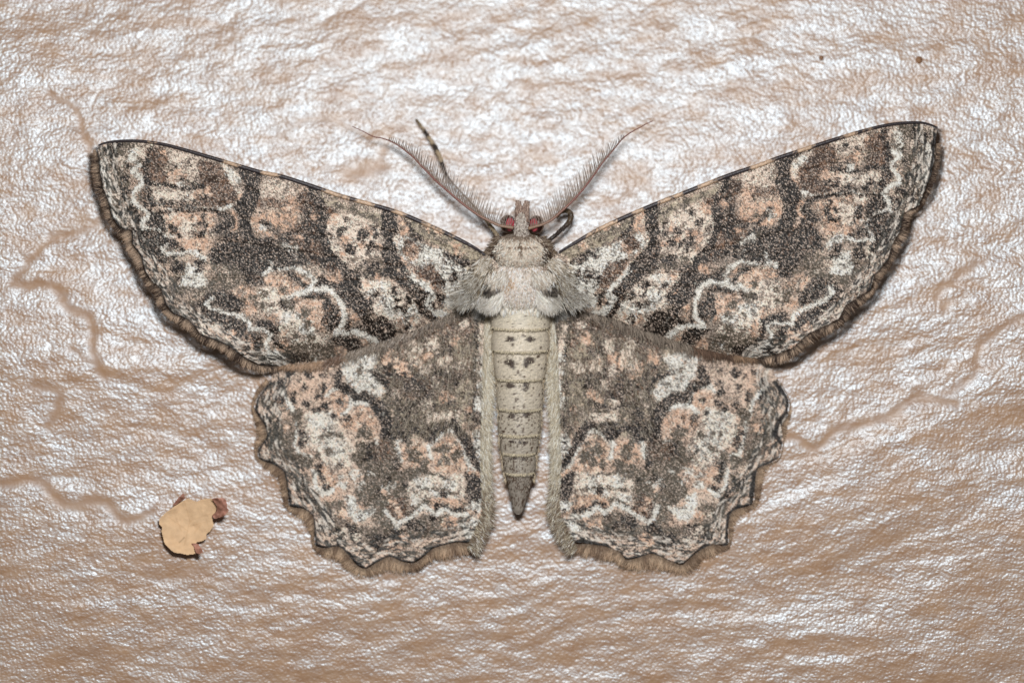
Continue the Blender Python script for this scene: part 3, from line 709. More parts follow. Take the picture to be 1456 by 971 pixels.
HW_R = [(1109,543),(1122,569),(1120,590),(1111,606),(1114,625),(1108,651),(1094,659),(1077,667),(1073,695),(1070,716),(1042,726),(1036,743),(1035,774),(1013,774),(995,782),(979,795),(969,803),(953,797),(927,787),(906,793),(890,795),(880,784),(862,777),(835,773),(815,771),(799,745),(791,724),
 (790,690),(792,650),(793,600),(791,560),(791,500),(784,430),(860,430),(960,455),(1040,480),(1091,515)]

FW_ROOT_L, FW_ROOT_R = (692, 385), (788, 385)
def z_fw(px, py):
    ax = np.abs(px - 739)
    z = 0.80 + 0.06 * np.exp(-((ax - 20) / 110.0) ** 2) - 0.16 * np.clip((ax - 400) / 220, 0, 1) ** 2
    # costa slightly raised, gentle sag behind it
    rx = np.where(px < 739, 690, 790); ang = np.arctan2(py - 345, ax - 45)
    z = z - 0.06 * np.clip(ang, 0, 1) + .012 * np.cos(ang * 34) * np.clip(ax / 300, 0, 1)
    z = z + 0.03 * (vn(px, py, 90, 70, 301) - .5)
    # towards the hind edge the wing comes down onto the hindwing
    yh = np.interp(ax, [50, 80, 117, 143, 170, 224, 277, 345], [432, 437, 455, 466, 475, 496, 512, 521])
    f = np.clip(1 - (yh - py) / 60, 0, 1) ** 1.5 * np.clip((400 - ax) / 70, 0, 1)
    return z * (1 - f) + (z_hw(px, py) + .06) * f
def z_hw(px, py):
    ax = np.abs(px - 739)
    r = np.hypot(ax - 45, py - 450); ang = np.arctan2(ax - 45, py - 450)
    z = 0.30 - 0.14 * np.clip(r / 380, 0, 1.1) + .018 * np.cos(ang * 22) * np.clip(r / 250, 0, 1)
    z = z + 0.04 * (vn(px, py, 80, 60, 311) - .5)
    return z

FW_VEINS = [[(690,362),(560,328),(400,280),(230,238),(141,228)], [(690,368),(540,350),(400,322),(312,300),(225,301),(150,292)], [(688,374),(540,372),(400,350),(270,335),(168,324)],
 [(688,380),(560,396),(420,392),(290,394),(203,388)], [(688,384),(560,412),(440,425),(330,440),(236,436)], [(686,390),(580,430),(470,462),(370,492),(300,484)], [(686,396),(600,440),(520,476),(440,500),(372,519)]]
HW_VEINS = [[(692,436),(600,480),(500,540),(420,590),(366,600)], [(692,440),(600,520),(500,600),(420,650),(373,654)], [(692,446),(620,540),(530,640),(455,700),(410,706)], [(692,450),(640,560),(570,660),(490,745),(446,758)],
 [(692,455),(650,580),(600,680),(550,760),(512,806)], [(692,460),(662,600),(628,700),(600,770),(590,799)], [(692,465),(674,600),(660,700),(654,771)]]
def wing(name, outline, zf, feats, base, margin, pairs, seed, parent, label, band, wstr):
    o = np.array(outline, float); st = 1.08
    xs = np.arange(o[:, 0].min() - 2, o[:, 0].max() + 3, st); ys = np.arange(o[:, 1].min() - 2, o[:, 1].max() + 3, st)
    X, Y = np.meshgrid(xs, ys, indexing='ij'); nu, nv = X.shape
    x = X.ravel(); y = Y.ravel()
    ok = inside(x, y, o)
    F = grid_faces(nu, nv); F = F[ok[F].all(1)]
    used = np.unique(F); mp = np.full(len(x), -1); mp[used] = np.arange(len(used)); F = mp[F]
    x = x[used]; y = y[used]
    r = np.random.RandomState(seed)
    if pairs: lx, ly = tps([p[0] for p in pairs], [p[1] for p in pairs])(x, y)
    else: lx, ly = x, y
    col = paint(lx, ly, feats, base, seed, x, y, .47 if zf is z_fw else .52)
    col = margin_marks(col, lx, ly, margin, x, y, seed + 70, band, wstr)
    col *= np.clip(col.mean(1) / .30, .02, 2.2)[:, None] ** .30 * 1.03
    col *= np.clip(1 + .17 * r.randn(len(x)), .6, 1.5)[:, None]
    vr = np.zeros(len(x))
    for v in (FW_VEINS if zf is z_fw else HW_VEINS):
        d, _ = pdist(lx, ly, smooth_line(v, 14)); vr = np.maximum(vr, np.exp(-(d / 1.5) ** 2))
        k = (np.exp(-((d - 2.6) / 1.1) ** 2) * .34 * vn(x, y, 30, 12, seed + 33))[:, None]; col = col * (1 - k) + lin((60, 50, 44)) * k
    z = zf(x, y) + .016 * vr + 0.0045 * r.randn(len(x)) + .006 * (vn(x, y, 3.2, 3.2, seed + 90) - .5)
    me = mesh(name, W(x + .25 * r.randn(len(x)), y + .25 * r.randn(len(x)), z), F, np.clip(col, .005, .9))
    ob = link(name, me, M_wing, parent)
    ob['label'] = label
    return ob, (lambda q: q)

# ------------------------------------------------------------------ the moth
moth = bpy.data.objects.new('moth', None); COL.objects.link(moth)
moth['label'] = 'mottled grey, brown and peach moth spread flat with feathery antennae on the beige wall'
moth['category'] = 'moth'

hw_l, _ = wing('hindwing', HW_L, z_hw, HW, base_hw, HW_MARGIN, None, 500, moth, 'left hindwing in the picture, scalloped and peppered with dark marks', 34, .7)
hw_r, _ = wing('hindwing', HW_R, z_hw, HW, base_hw, HW_MARGIN, HWR_PAIRS, 600, moth, 'right hindwing in the picture, scalloped and peppered with dark marks', 34, .7)
fw_l, _ = wing('forewing', FW_L, z_fw, FW, base_fw, FW_MARGIN, None, 700, moth, 'left forewing in the picture, marbled brown and peach', 26, .8)
fw_r, _ = wing('forewing', FW_R, z_fw, FW, base_fw, FW_MARGIN, FWR_PAIRS, 800, moth, 'right forewing in the picture, marbled brown and peach', 26, .8)

def stuff(name, parts, parent, mat=M_hair):
    V, F, C = join(parts)
    o = link(name, mesh(name, V, F, np.clip(C, .004, .9), smooth=True), mat, parent)
    return o

def along(pts, step, closed=False):
    """evenly spaced points on a polyline with outward angle (left side of travel)"""
    p = np.asarray(pts, float)
    seg = np.linalg.norm(np.diff(p, axis=0), axis=1); L = np.concatenate([[0], np.cumsum(seg)])
    s = np.arange(0, L[-1], step)
    x = np.interp(s, L, p[:, 0]); y = np.interp(s, L, p[:, 1])
    ang = np.arctan2(np.interp(s + 6, L, p[:, 1]) - np.interp(s - 6, L, p[:, 1]), np.interp(s + 6, L, p[:, 0]) - np.interp(s - 6, L, p[:, 0]))
    return x, y, ang, s

def fringe(inner, outer, zf, parent, seed, tones, zdrop, per=1.0, density=.36):
    """hairs from the wing margin out to the outer edge line; the two lines are matched by nearest point"""
    r = np.random.RandomState(seed)
    parts = []
    inner = smooth_line(inner, 3); outer = smooth_line(outer, 2)
    for layer in range(3):
        x, y, a, s = along(inner, density)
        # inward start so the roots are covered
        d = np.hypot(outer[:, 0][None] - x[:, None], outer[:, 1][None] - y[:, None])
        # smooth target: softmin
        w = np.exp(-(d - d.min(1)[:, None]) / 2.5); w /= w.sum(1)[:, None]
        tx = w @ outer[:, 0]; ty = w @ outer[:, 1]
        ang = np.arctan2(ty - y, tx - x) + .17 * r.randn(len(x)) + .25 * (vn(s, s * 0, 14, 9, seed + 5) - .5) * 2
        ln = np.hypot(tx - x, ty - y) * ((.80 if zdrop > .07 else .9) - .2 * layer) * (.66 + .42 * vn(s, s * 0 + layer * 9, 3.2, 9, seed + 3) + .28 * r.rand(len(x)))
        t = .6 * vn(s, s * 0 + 3, 8, 9, seed + 9) + .4 * vn(s, s * 0 + 3, 2.5, 9, seed + 19)
        tk = np.clip((t - .46) * 3 + .30 + .45 * r.randn(len(x)), 0, 1)[:, None]; tone = (lin(tones[1]) * tk + lin(tones[0]) * (1 - tk)) * (.65 + .7 * r.rand(len(x)))[:, None]
        if layer == 2: tone = tone * .5 + lin(tones[1]) * .4
        tip = tone * 1.45; tone = tone * .6
        z0 = zf(x, y) - .012 + .006 * layer
        parts.append(strands(x, y, z0, ang, np.maximum(ln, 2), 0.72, tone, seed=seed + layer, ztip=z0 - zdrop * (.6 + .6 * r.rand(len(x))), bend=.2, tipcol=tip))
    return stuff('fringe', parts, parent)

FWL_OUT = [(133,209),(130,215),(123,231),(127,246),(131,270),(133,279),(142,297),(148,314),(160,329),(171,348),(183,368),(194,390),(203,408),(215,423),(224,440),(234,456),(246,463),(264,475),(281,491),(295,495),(308,503),(326,515),(352,530),(376,534),(398,531)]
FWR_OUT = [(1337,184),(1341,201),(1339,225),(1337,243),(1324,281),(1300,309),(1296,335),(1289,344),(1278,367),(1257,398),(1243,422),(1230,436),(1210,455),(1198,472),(1180,478),(1167,484),(1147,501),(1130,517),(1112,524),(1088,522)]
HWL_OUT = [(377,537),(361,557),(356,581),(362,611),(360,634),(361,652),(374,669),(389,682),(398,698),(401,717),(415,736),(431,748),(439,758),(442,774),(444,788),(457,799),(476,800),(489,811),(497,824),(512,833),(533,826),(546,816),(562,818),(580,824),(596,816),(609,803),(635,798),(653,799),(674,790),(692,774),(702,750)]
HWR_OUT = [(1109,541),(1125,566),(1129,587),(1124,611),(1117,628),(1117,651),(1101,668),(1087,688),(1084,715),(1066,729),(1055,743),(1045,758),(1038,783),(1021,797),(1003,797),(987,816),(969,826),(948,817),(922,812),(901,820),(885,813),(864,801),(848,800),(828,795),(807,790),(789,771),(781,748)]
fringe(FW_MARGIN, FWL_OUT, z_fw, fw_l, 11, ((200,174,150),(72,58,50)), .08)
fringe(FW_R[1:18], FWR_OUT, z_fw, fw_r, 12, ((200,174,150),(72,58,50)), .08)
fringe(HW_MARGIN + [(680,750),(687,729),(688,706)], HWL_OUT + [(705,728),(705,706)], z_hw, hw_l, 13, ((204,176,148),(140,116,96)), .06)
fringe(HW_R[:28], HWR_OUT + [(777,724),(778,700)], z_hw, hw_r, 14, ((204,176,148),(140,116,96)), .06)

# hind edge of each forewing: a line of hairs lying over the hindwing
def hind_hair(pts, parent, side, seed):
    r = np.random.RandomState(seed); parts = []
    for k in range(3):
        x, y, a, s = along(smooth_line(pts, 4), .6)
        q_ = r.rand(len(s)) < 1.1 - 1.0 * s / s[-1]; x, y, a, s = x[q_], y[q_], a[q_], s[q_]
        u = s / s[-1]
        x = x + r.randn(len(x)) * 1.2; y = y + r.randn(len(x)) * 1.4 - 1
        ang = math.pi / 2 - side * (.55 - .35 * u) * -1 + .22 * r.randn(len(x))
        ln = (8 + 8 * np.sin(np.pi * u) + 9 * u) * (.35 + .95 * r.rand(len(x)))
        light = vn(s, s * 0, 30, 9, seed + 4)
        c = np.where((light > .45)[:, None], lin((176, 146, 120)), lin((124, 100, 84))) * (.6 + .7 * r.rand(len(x)))[:, None]
        c = np.where((u > .35)[:, None], lin((150, 136, 122)) * (.45 + 1.0 * r.rand(len(x)))[:, None], c)
        z0 = z_fw(x, y) - .01
        parts.append(strands(x, y, z0, ang, ln, .75, c, seed=seed + k, ztip=z_hw(x, y) + .05, bend=.4))
    o = stuff('edge_hair', parts, parent); return o
hind_hair([(394,521),(431,518),(462,514),(487,505),(515,496),(536,489),(557,483),(569,477),(596,468),(622,455),(650,442),(672,436)], fw_l, 1, 21)
hind_hair([(1082,511),(1050,507),(1027,503),(996,497),(965,487),(943,479),(912,470),(879,456),(850,448),(826,442),(806,436)], fw_r, -1, 22)

# soft hairs on the basal part of hindwings, and the long pale hairs of the inner margin
def hw_hair(side, parent, seed):
    r = np.random.RandomState(seed); parts = []
    n = 2200
    u = r.rand(n); v = r.rand(n)
    x = 555 + 130 * u; y = 468 + 150 * v
    keep = (y > 452 + (690 - x) * .30) & (y < 620) & (vn(x, y, 22, 30, seed) > .45); x, y = x[keep], y[keep]
    c = np.array([lin((150, 136, 116)), lin((98, 86, 74)), lin((186, 174, 156))])[r.randint(0, 3, len(x))]
    ang = math.pi / 2 + .35 - .45 * (x - 555) / 130 + .15 * r.randn(len(x))
    if side > 0: x = 1478 + 5 - x; ang = math.pi - ang
    z0 = z_hw(x, y) + .004
    parts.append(strands(x, y, z0, ang, 5 + 9 * r.rand(len(x)), .5, c * .9, seed=seed, lift=.012))
    n = 4600
    y = 436 + 345 * r.rand(n) ** 1.2
    edge = np.interp(y, [430, 500, 600, 673, 706, 729, 750, 775], [694, 690, 687, 686, 688, 687, 679, 668])
    x = edge + 4 - 8 * r.rand(n) ** 1.5
    ang = math.radians(90) - np.interp(y, [430, 520, 650, 720, 750, 780], [.30, .55, .60, .75, .85, .8]) + .16 * r.randn(n)
    ln = np.interp(y, [430, 480, 600, 700, 760, 780], [30, 30, 20, 22, 21, 19]) * (.3 + .8 * r.rand(n))
    pal = np.array([lin((206, 194, 170)), lin((176, 162, 138)), lin((228, 222, 208)), lin((128, 110, 92))])
    pick = np.where(r.rand(n) < np.clip((y - 660) / 100, 0, .5), 3, r.randint(0, 3, n))
    c = pal[pick] * (.45 + .75 * r.rand(n) * (.5 + .7 * vn(x, y, 5, 4, seed + 8)) + .25)[:, None]
    if side > 0:
        xr = 1478 - x; xr = xr + np.interp(y, [430, 500, 650, 729, 780], [-4, 2, 3, 3, 7]); x = xr; ang = math.pi - ang
    z0 = z_hw(np.where(side > 0, x + 4, x - 4), y) + .01
    parts.append(strands(x, y, z0, ang, ln, .75, c, seed=seed + 1, lift=.05, bend=.35))
    return stuff('inner_margin_hair', parts, parent)
hw_hair(-1, hw_l, 31); hw_hair(1, hw_r, 32)

# costal veins: rolled front edge, banded slate and tan
def costa(pts, bands, parent, seed):
    p = smooth_line(pts, 2.0)
    L = np.concatenate([[0], np.cumsum(np.linalg.norm(np.diff(p, axis=0), axis=1))]); u = L / L[-1]
    rad = np.interp(u, [0, .06, .25, .6, .9, 1], [.013, .020, .027, .030, .030, .018])
    V, F, s = tube(W(p[:, 0], p[:, 1], z_fw(p[:, 0], p[:, 1]) + .012), rad, 10)
    s = np.concatenate([np.repeat(u, 10), [0, 1]])
    px = np.concatenate([np.repeat(p[:, 0], 10), [p[0, 0], p[-1, 0]]])
    r = np.random.RandomState(seed)
    pat = np.interp(px + 2 * r.randn(len(px)), [b[0] for b in bands], [b[1] for b in bands])
    n = vn(px, np.arange(len(px)) % 10, 2.0, 1.2, seed)
    m = np.clip((pat - .3 - .4 * n) * 4 + .5, 0, 1)[:, None]
    c = (lin((56, 48, 50)) * m + lin((206, 174, 144)) * (1 - m)) * (.7 + .5 * r.rand(len(px)))[:, None]
    o = link('costal_vein', mesh('costal_vein', V, F, c), M_leg, parent)
# (photo x, darkness)
def mkb(seq): return [(x, v) for x, v in seq]
costa([(140,207),(150,203.5),(168,201),(199,201),(234,206),(275,217),(316,229),(367,244),(400,251),(441,264),(482,278),(524,290),(565,302),(606,319),(647,338),(674,352),(690,363)],
      mkb([(140,.9),(205,.85),(215,.5),(230,.9),(312,.95),(322,.25),(335,.3),(345,.95),(368,.95),(376,.2),(392,.25),(398,.9),(456,.95),(464,.2),(480,.3),(486,.6),(492,.2),(500,.85),(506,.3),(530,.4),(540,.9),(553,.9),(562,.2),(574,.3),(580,.85),(598,.8),(606,.25),(616,.6),(624,.35),(634,.8),(645,.5),(652,.8),(690,.8)]), fw_l, 41)
costa([(1333,182),(1322,177.5),(1305,174.5),(1268,177),(1225,187),(1159,207.5),(1106,225),(1080,235),(1035,250),(974,274),(916,297),(856,324),(820,344),(795,359)],
      mkb([(795,.8),(828,.8),(836,.3),(846,.6),(852,.3),(872,.25),(882,.9),(896,.9),(903,.2),(912,.2),(919,.9),(934,.9),(940,.15),(950,.2),(955,.8),(960,.3),(968,.25),(974,.85),(990,.8),(996,.2),(1012,.3),(1020,.7),(1026,.5),(1032,.9),(1062,.95),(1070,.2),(1094,.2),(1106,.95),(1128,.95),(1136,.25),(1154,.2),(1160,.95),(1190,.9),(1200,.4),(1215,.3),(1222,.8),(1235,.5),(1250,.8),(1335,.95)]), fw_r, 42)

# ---- abdomen
SEG = [(436, 699, 781), (470, 699, 781), (502, 700, 779.5), (542, 706, 773), (585, 708, 770.5), (621, 709.5, 767), (647.5, 713, 763), (675.5, 718, 760), (731, 731, 742.5)]
r_ = np.random.RandomState(9)
SPOTS = [(725.5,483,7,5),(753.5,482,7,4.5),(724,514,8,5),(729,519,5.5,6),(752,513,8,6),(748,519,5,6),(726,548.5,8,4),(748,549,5,7),(727,591,6,4.5),(748,590,5.5,4),(729,628,6,2.5),(744,629,7,2.5),(729,651,6,3),(745,652,7,3)]
for k in range(8):
    y0, l0, r0 = SEG[k]; y1, l1, r1 = SEG[k + 1]
    last = k == 7
    nv, nu = 72, 34
    t = np.linspace(-.10, 1.0, nu)
    yy = y0 + (y1 - y0) * t
    cx = np.interp(yy, [s[0] for s in SEG], [(s[1] + s[2]) / 2 for s in SEG])
    hw = np.interp(t, [0, 1], [(r0 - l0) / 2, (r1 - l1) / 2])
    if not last: hw = hw * (1 + .022 * np.sin(np.pi * np.clip(t, 0, 1)) - .05 * (1 - np.clip(t, 0, 1)) ** 3) + .9 * np.clip(t, 0, 1)
    else: hw = hw * (1 - .55 * np.clip((t - .9) / .1, 0, 1) ** 2)
    a = np.linspace(0, 2 * np.pi, nv, endpoint=False)
    zc = .40 - .11 * k / 7
    PX = cx[:, None] + hw[:, None] * np.cos(a)[None]
    # rear edge of every plate bows towards the tail in the middle
    PY = yy[:, None] + np.clip(t, 0, 1)[:, None] ** 2 * (0 if last else 4.5) * (np.abs(np.sin(a))[None] - .75) + 0 * a[None]
    PZ = zc + hw[:, None] / 100 * .86 * np.sin(a)[None]
    # smooth closing lip at the rear edge
    lip = np.clip((t - .955) / .045, 0, 1)[:, None] * (0 if last else 1)
    PX = PX + (cx[:, None] - PX) * lip * .12; PZ = PZ + (zc - PZ) * lip * .12
    x = PX.ravel(); y = PY.ravel(); z = PZ.ravel() + .002 * r_.randn(x.size)
    V = W(x, y, z); F = grid_faces(nu, nv, True)
    g = np.clip((y - 530) / 170, 0, 1)[:, None]
    c = lin((216, 203, 182)) * (1 - g) + lin((150, 141, 129)) * g
    top = np.clip((470 - y) / 40, 0, 1)[:, None]
    c = c * (1 - top) + lin((204, 196, 176)) * top
    if last: c = lin((148, 138, 126)) + 0 * c
    # small dark flecks, lengthwise, denser towards the front edge and tail
    q = .5 * vn(x, y, 1.7, 3.8, 900 + k) + .5 * vn(x, y, 1.2, 2.2, 920 + k)
    dens = np.interp(y, [440, 500, 560, 620, 700], [.20, .26, .33, .38, .44])
    tt = np.repeat(t, nv)
    dens = dens + .10 * np.clip(1 - tt * 2.2, 0, 1) - .05 * (tt > .85)
    m = np.clip((dens - q) * 12, 0, 1)[:, None]
    c = c * (1 - m) + lin((88, 70, 56)) * m
    for sx, sy, rx, ry in SPOTS:
        if y0 - 6 < sy < y1 + 2:
            e = np.hypot((x - sx) / rx, (y - sy) / ry) + .6 * (vn(x, y, 2.2, 2.2, 950 + k) - .5) + .35 * (r_.rand(x.size) - .5)
            m = (np.clip((1 - e) * 3 + .3, 0, 1) * np.clip(np.repeat(np.tile(np.sin(a), nu)[:, None], 1, 1).ravel() * 3, 0, 1))[:, None] * .95
            c = c * (1 - m) + lin((64, 50, 42)) * m
    # darker joint at the front where the previous plate overlaps, pale thin rear rim
    j = np.clip((.09 - tt) / .10, 0, 1)[:, None] * .75; c = c * (1 - j) + lin((96, 78, 58)) * j
    rim = np.clip((tt - .93) / .05, 0, 1)[:, None] * .5 * (0 if last else 1); c = c * (1 - rim) + lin((216, 202, 174)) * rim
    c = c * (1 + .10 * r_.randn(x.size))[:, None]
    F = [tuple(f) for f in F]
    if last: F.append(tuple((nu - 1) * nv + i for i in range(nv)))
    link('abdomen_segment', mesh('abdomen_segment', V, F, np.clip(c, .01, .9)), M_body, moth)
    # a few short hairs along the rear edge and sides
ah = []
n = 900
for side in (-1, 1):
    y = 445 + 235 * r_.rand(n); hwid = np.interp(y, [s[0] for s in SEG], [(s[2] - s[1]) / 2 for s in SEG]); cxx = np.interp(y, [s[0] for s in SEG], [(s[1] + s[2]) / 2 for s in SEG])
    x = cxx + side * hwid * (.86 + .12 * r_.rand(n))
    ah.append(strands(x, y, .36 - .1 * (y - 445) / 270 + .02, math.pi / 2 - side * .25 + .2 * r_.randn(n), 4 + 7 * r_.rand(n), .7, lin((196, 178, 150)) * (.6 + .6 * r_.rand(n))[:, None], seed=77 + side))
for k in range(1, 8):   # fine scales ruffling the rear edge of each plate, and a nap of them over the back
    yb, lb, rb = SEG[k]; n = 260; u = r_.rand(n) * 2 - 1; hwb = (rb - lb) / 2
    zc = .40 - .11 * (k - 1) / 7
    x = (lb + rb) / 2 + hwb * .98 * u; y = yb - 1.5 + 4.5 * (np.sqrt(1 - u ** 2) - .75) * (k < 8) + r_.randn(n) * .6
    ah.append(strands(x, y - 1.5, zc + hwb / 100 * .86 * np.sqrt(1 - (.98 * u) ** 2) + .008, math.pi / 2 + .2 * r_.randn(n), 2.5 + 2.5 * r_.rand(n), .8, lin((208, 194, 166)) * (.5 + .7 * r_.rand(n))[:, None], seed=k, lift=-.01))
n = 800; y = 450 + 250 * r_.rand(n); u = r_.rand(n) * 2 - 1
hwb = np.interp(y, [s[0] for s in SEG], [(s[2] - s[1]) / 2 for s in SEG]); cxx = np.interp(y, [s[0] for s in SEG], [(s[1] + s[2]) / 2 for s in SEG])
zc = .40 - .11 * np.clip((y - 452) / 260, 0, 1)
gg = np.clip((y - 530) / 170, 0, 1)[:, None]
ah.append(strands(cxx + hwb * u * .97, y, zc + hwb / 100 * .86 * np.sqrt(1 - (.97 * u) ** 2) + .004, math.pi / 2 + .25 * r_.randn(n), 3 + 2 * r_.rand(n), .6, (lin((216, 204, 180)) * (1 - gg) + lin((164, 152, 138)) * gg) * (.6 + .6 * r_.rand(n))[:, None], seed=99, lift=.006))
stuff('side_hair', ah, moth)
# dark tail tip
tt_ = np.linspace(0, 1, 7)
V, F, s = tube(W(736.6 + 0 * tt_, 723 + 9 * tt_, .20 - .04 * tt_), np.interp(tt_, [0, .6, 1], [.045, .036, .01]), 12)
link('tail_tip', mesh('tail_tip', V, F, np.tile(lin((58, 48, 42)), (len(V), 1))), M_body, moth)

# ---- thorax, collar, head (heights above the wall as functions of photo position)
def dome(cx, cy, rx, ry, z0, h, n=40, m=64, pw=2.3):
    rr = np.linspace(0, 1, n)[:, None]; aa = np.linspace(0, 2 * np.pi, m, endpoint=False)[None]
    ca, sa = np.cos(aa), np.sin(aa)
    k = (np.abs(ca) ** pw + np.abs(sa) ** pw) ** (-1 / pw)
    x = cx + rx * rr * ca * k; y = cy + ry * rr * sa * k
    z = z0 + h * np.sqrt(np.clip(1 - rr ** 2.2, 0, 1)) + 0 * ca
    return x.ravel(), y.ravel(), z.ravel(), grid_faces(n, m, True)
def dome_z(x, y, cx, cy, rx, ry, z0, h, pw=2.3):
    rr = (np.abs((x - cx) / rx) ** pw + np.abs((y - cy) / ry) ** pw) ** (1 / pw)
    return z0 + h * np.sqrt(np.clip(1 - np.clip(rr, 0, 1) ** 2.2, 0, 1))
DT = (739, 402, 50, 44, .30, .62)      # thorax
DC = (740, 357, 40, 26, .38, .64, 2.0)      # collar
DH = (741.5, 323, 11, 29, .40, .40)      # head
x, y, z, F = dome(*DT); r = np.random.RandomState(3)
thorax = link('thorax', mesh('thorax', W(x, y, z), F, lin((150, 136, 120)) * (.8 + .4 * r.rand(len(x)))[:, None]), M_body, moth)
x, y, z, F = dome(*DC[:6], pw=2.0)
collar = link('collar', mesh('collar', W(x, y, z), F, lin((140, 122, 106)) * (.8 + .4 * r.rand(len(x)))[:, None]), M_body, moth)
x, y, z, F = dome(*DH)
head = link('head', mesh('head', W(x, y, z), F, lin((150, 136, 124)) * (.8 + .4 * r.rand(len(x)))[:, None]), M_body, moth)

def fur(parent, n, box, keepf, zf, angf, lnf, wid, colf, seed, lift=.03, bend=.3):
    r = np.random.RandomState(seed)
    x = box[0] + (box[2] - box[0]) * r.rand(n); y = box[1] + (box[3] - box[1]) * r.rand(n)
    k = keepf(x, y); x, y = x[k], y[k]
    return strands(x, y, zf(x, y), angf(x, y) + .22 * r.randn(len(x)), lnf(x, y) * (.6 + .6 * r.rand(len(x))), wid, colf(x, y, r), seed=seed, lift=lift, bend=bend)

def pick(r, n, cols, p=None):
    C = np.array([lin(c) for c in cols]); return C[r.choice(len(C), n, p=p)] * (.75 + .6 * r.rand(n))[:, None]

inT = lambda x, y: dome_z(x, y, *DT) > DT[4] + .02
def ang_T(x, y): return math.pi / 2 - np.arctan2((x - 739), 60 + .4 * (y - 360))
def col_T(x, y, r):
    c = pick(r, len(x), [(234, 226, 216), (216, 202, 186), (240, 238, 234), (178, 162, 146), (226, 206, 192)])
    tan = (np.exp(-((x - 722) / 12) ** 2 - ((y - 400) / 12) ** 2) > .3 + .9 * r.rand(len(x)))[:, None]
    c = np.where(tan, lin((186, 150, 112)), c)
    out = np.clip((np.abs(x - 739) - 30) / 14, 0, 1)
    dark = (r.rand(len(x)) < out * .55)[:, None]
    c = np.where(dark, lin((112, 102, 84)) * (.7 + .6 * r.rand(len(x)))[:, None], c)
    return c
parts = [fur(None, 6800, (689, 377, 789, 436), inT, lambda x, y: dome_z(x, y, *DT), ang_T, lambda x, y: 7 + 5 * np.clip((np.abs(x - 739) - 22) / 20, 0, 1), 1.1, col_T, 51)]
# white tufts behind the wing bases, with dark roots
for sd in (-1, 1):
    for (cx, cy, w, h, ang, ln, cols, n) in (
        (739 + sd * 39, 424, 14, 6, 1.57 - sd * .28, 21, [(236, 230, 220), (222, 214, 202), (196, 188, 176)], 1300),
        (739 + sd * 42, 414, 15, 4, 1.57 - sd * .3, 8, [(88, 82, 82), (112, 102, 92), (160, 150, 136)], 120),
        (739 + sd * 32, 396, 14, 9, 1.57 - sd * .3, 12, [(232, 226, 216), (206, 196, 182), (176, 160, 142)], 420),
        (739 + sd * 62, 418, 12, 8, 1.57 - sd * 1.05, 30, [(226, 220, 208), (190, 180, 166), (236, 232, 224), (122, 108, 92)], 800),
        (739 + sd * 54, 396, 7, 12, 1.57 - sd * .9, 26, [(196, 188, 174), (140, 126, 104), (218, 214, 206), (106, 92, 76)], 800),
        (739 + sd * 48, 376, 8, 8, 1.57 - sd * .9, 15, [(186, 172, 152), (130, 114, 94), (212, 206, 196)], 500),
        (739 + sd * 50, 434, 8, 5, 1.57 - sd * .35, 30, [(150, 148, 144), (186, 182, 172), (118, 112, 104)], 380)):
        r = np.random.RandomState(int(cx * 7 + cy))
        x = cx + w * .55 * r.randn(n).clip(-2, 2); y = cy + h * .55 * r.randn(n).clip(-2, 2) - .02 * (x - cx) ** 2
        z = np.maximum(dome_z(x, y, *DT), z_fw(x, y) + .02) + (.09 if ln < 25 else .02)
        zt = z - .18
        if cy < 430:
            zt = np.maximum(dome_z(x + ln * .7 * math.cos(ang), y + ln * .7 * math.sin(ang), *DT), .80) + .07
        parts.append(strands(x, y, z, ang + .16 * r.randn(n), ln * (.55 + .6 * r.rand(n)), 1.05, pick(r, n, cols), seed=int(cy), ztip=zt, bend=.35))
# rear pale scale patch over the first abdominal plate
r = np.random.RandomState(66); n = 1500
x = 739 + 27 * (r.rand(n) * 2 - 1); y = 414 + 28 * r.rand(n)
parts.append(strands(x, y, np.maximum(dome_z(x, y, *DT), .74) + .01, 1.57 - (x - 739) * .008 + .15 * r.randn(n), 8 + 5 * r.rand(n), 1.3, pick(r, n, [(224, 220, 206), (212, 202, 184), (230, 228, 222), (204, 186, 166)]), seed=66, lift=-.04))
o = stuff('fur', parts, thorax)

# collar fur: two rounded pale lobes with a slate edge behind them, dark brown shoulders
inC = lambda x, y: dome_z(x, y, *DC) > DC[4] + .02
def col_C(x, y, r):
    c = pick(r, len(x), [(224, 208, 190), (236, 226, 212), (208, 188, 168), (222, 214, 200), (176, 156, 136)])
    ax = np.abs(x - 740)
    edge = y + 0.004 * ax ** 2
    brown = ((ax > 25 + 13 * r.rand(len(x))) & (y < 368))[:, None]
    c = np.where(brown, lin((84, 66, 54)) * (.6 + .7 * r.rand(len(x)))[:, None], c)
    slate = ((np.abs(edge - 379.5) < 2.2 + r.randn(len(x))) & (ax < 36) & (ax > 10))[:, None]
    c = np.where(slate, lin((70, 74, 94)) * (.7 + .6 * r.rand(len(x)))[:, None], c)
    seam = ((ax < 2.2) & (y > 345) & (y < 364) & (r.rand(len(x)) < .55))[:, None]
    c = np.where(seam, lin((110, 90, 72)), c)
    notch = ((np.abs(y - (351 - .012 * (ax - 12) ** 2)) < 1.4) & (ax < 26) & (r.rand(len(x)) < .6))[:, None]
    return np.where(notch, lin((118, 96, 80)), c)
parts = [fur(None, 5200, (700, 333, 780, 384), inC, lambda x, y: dome_z(x, y, *DC), lambda x, y: math.pi / 2 - (x - 740) * .018, lambda x, y: 7 + 0 * x, 1.05, col_C, 52, lift=.03)]
n = 380; r = np.random.RandomState(53)
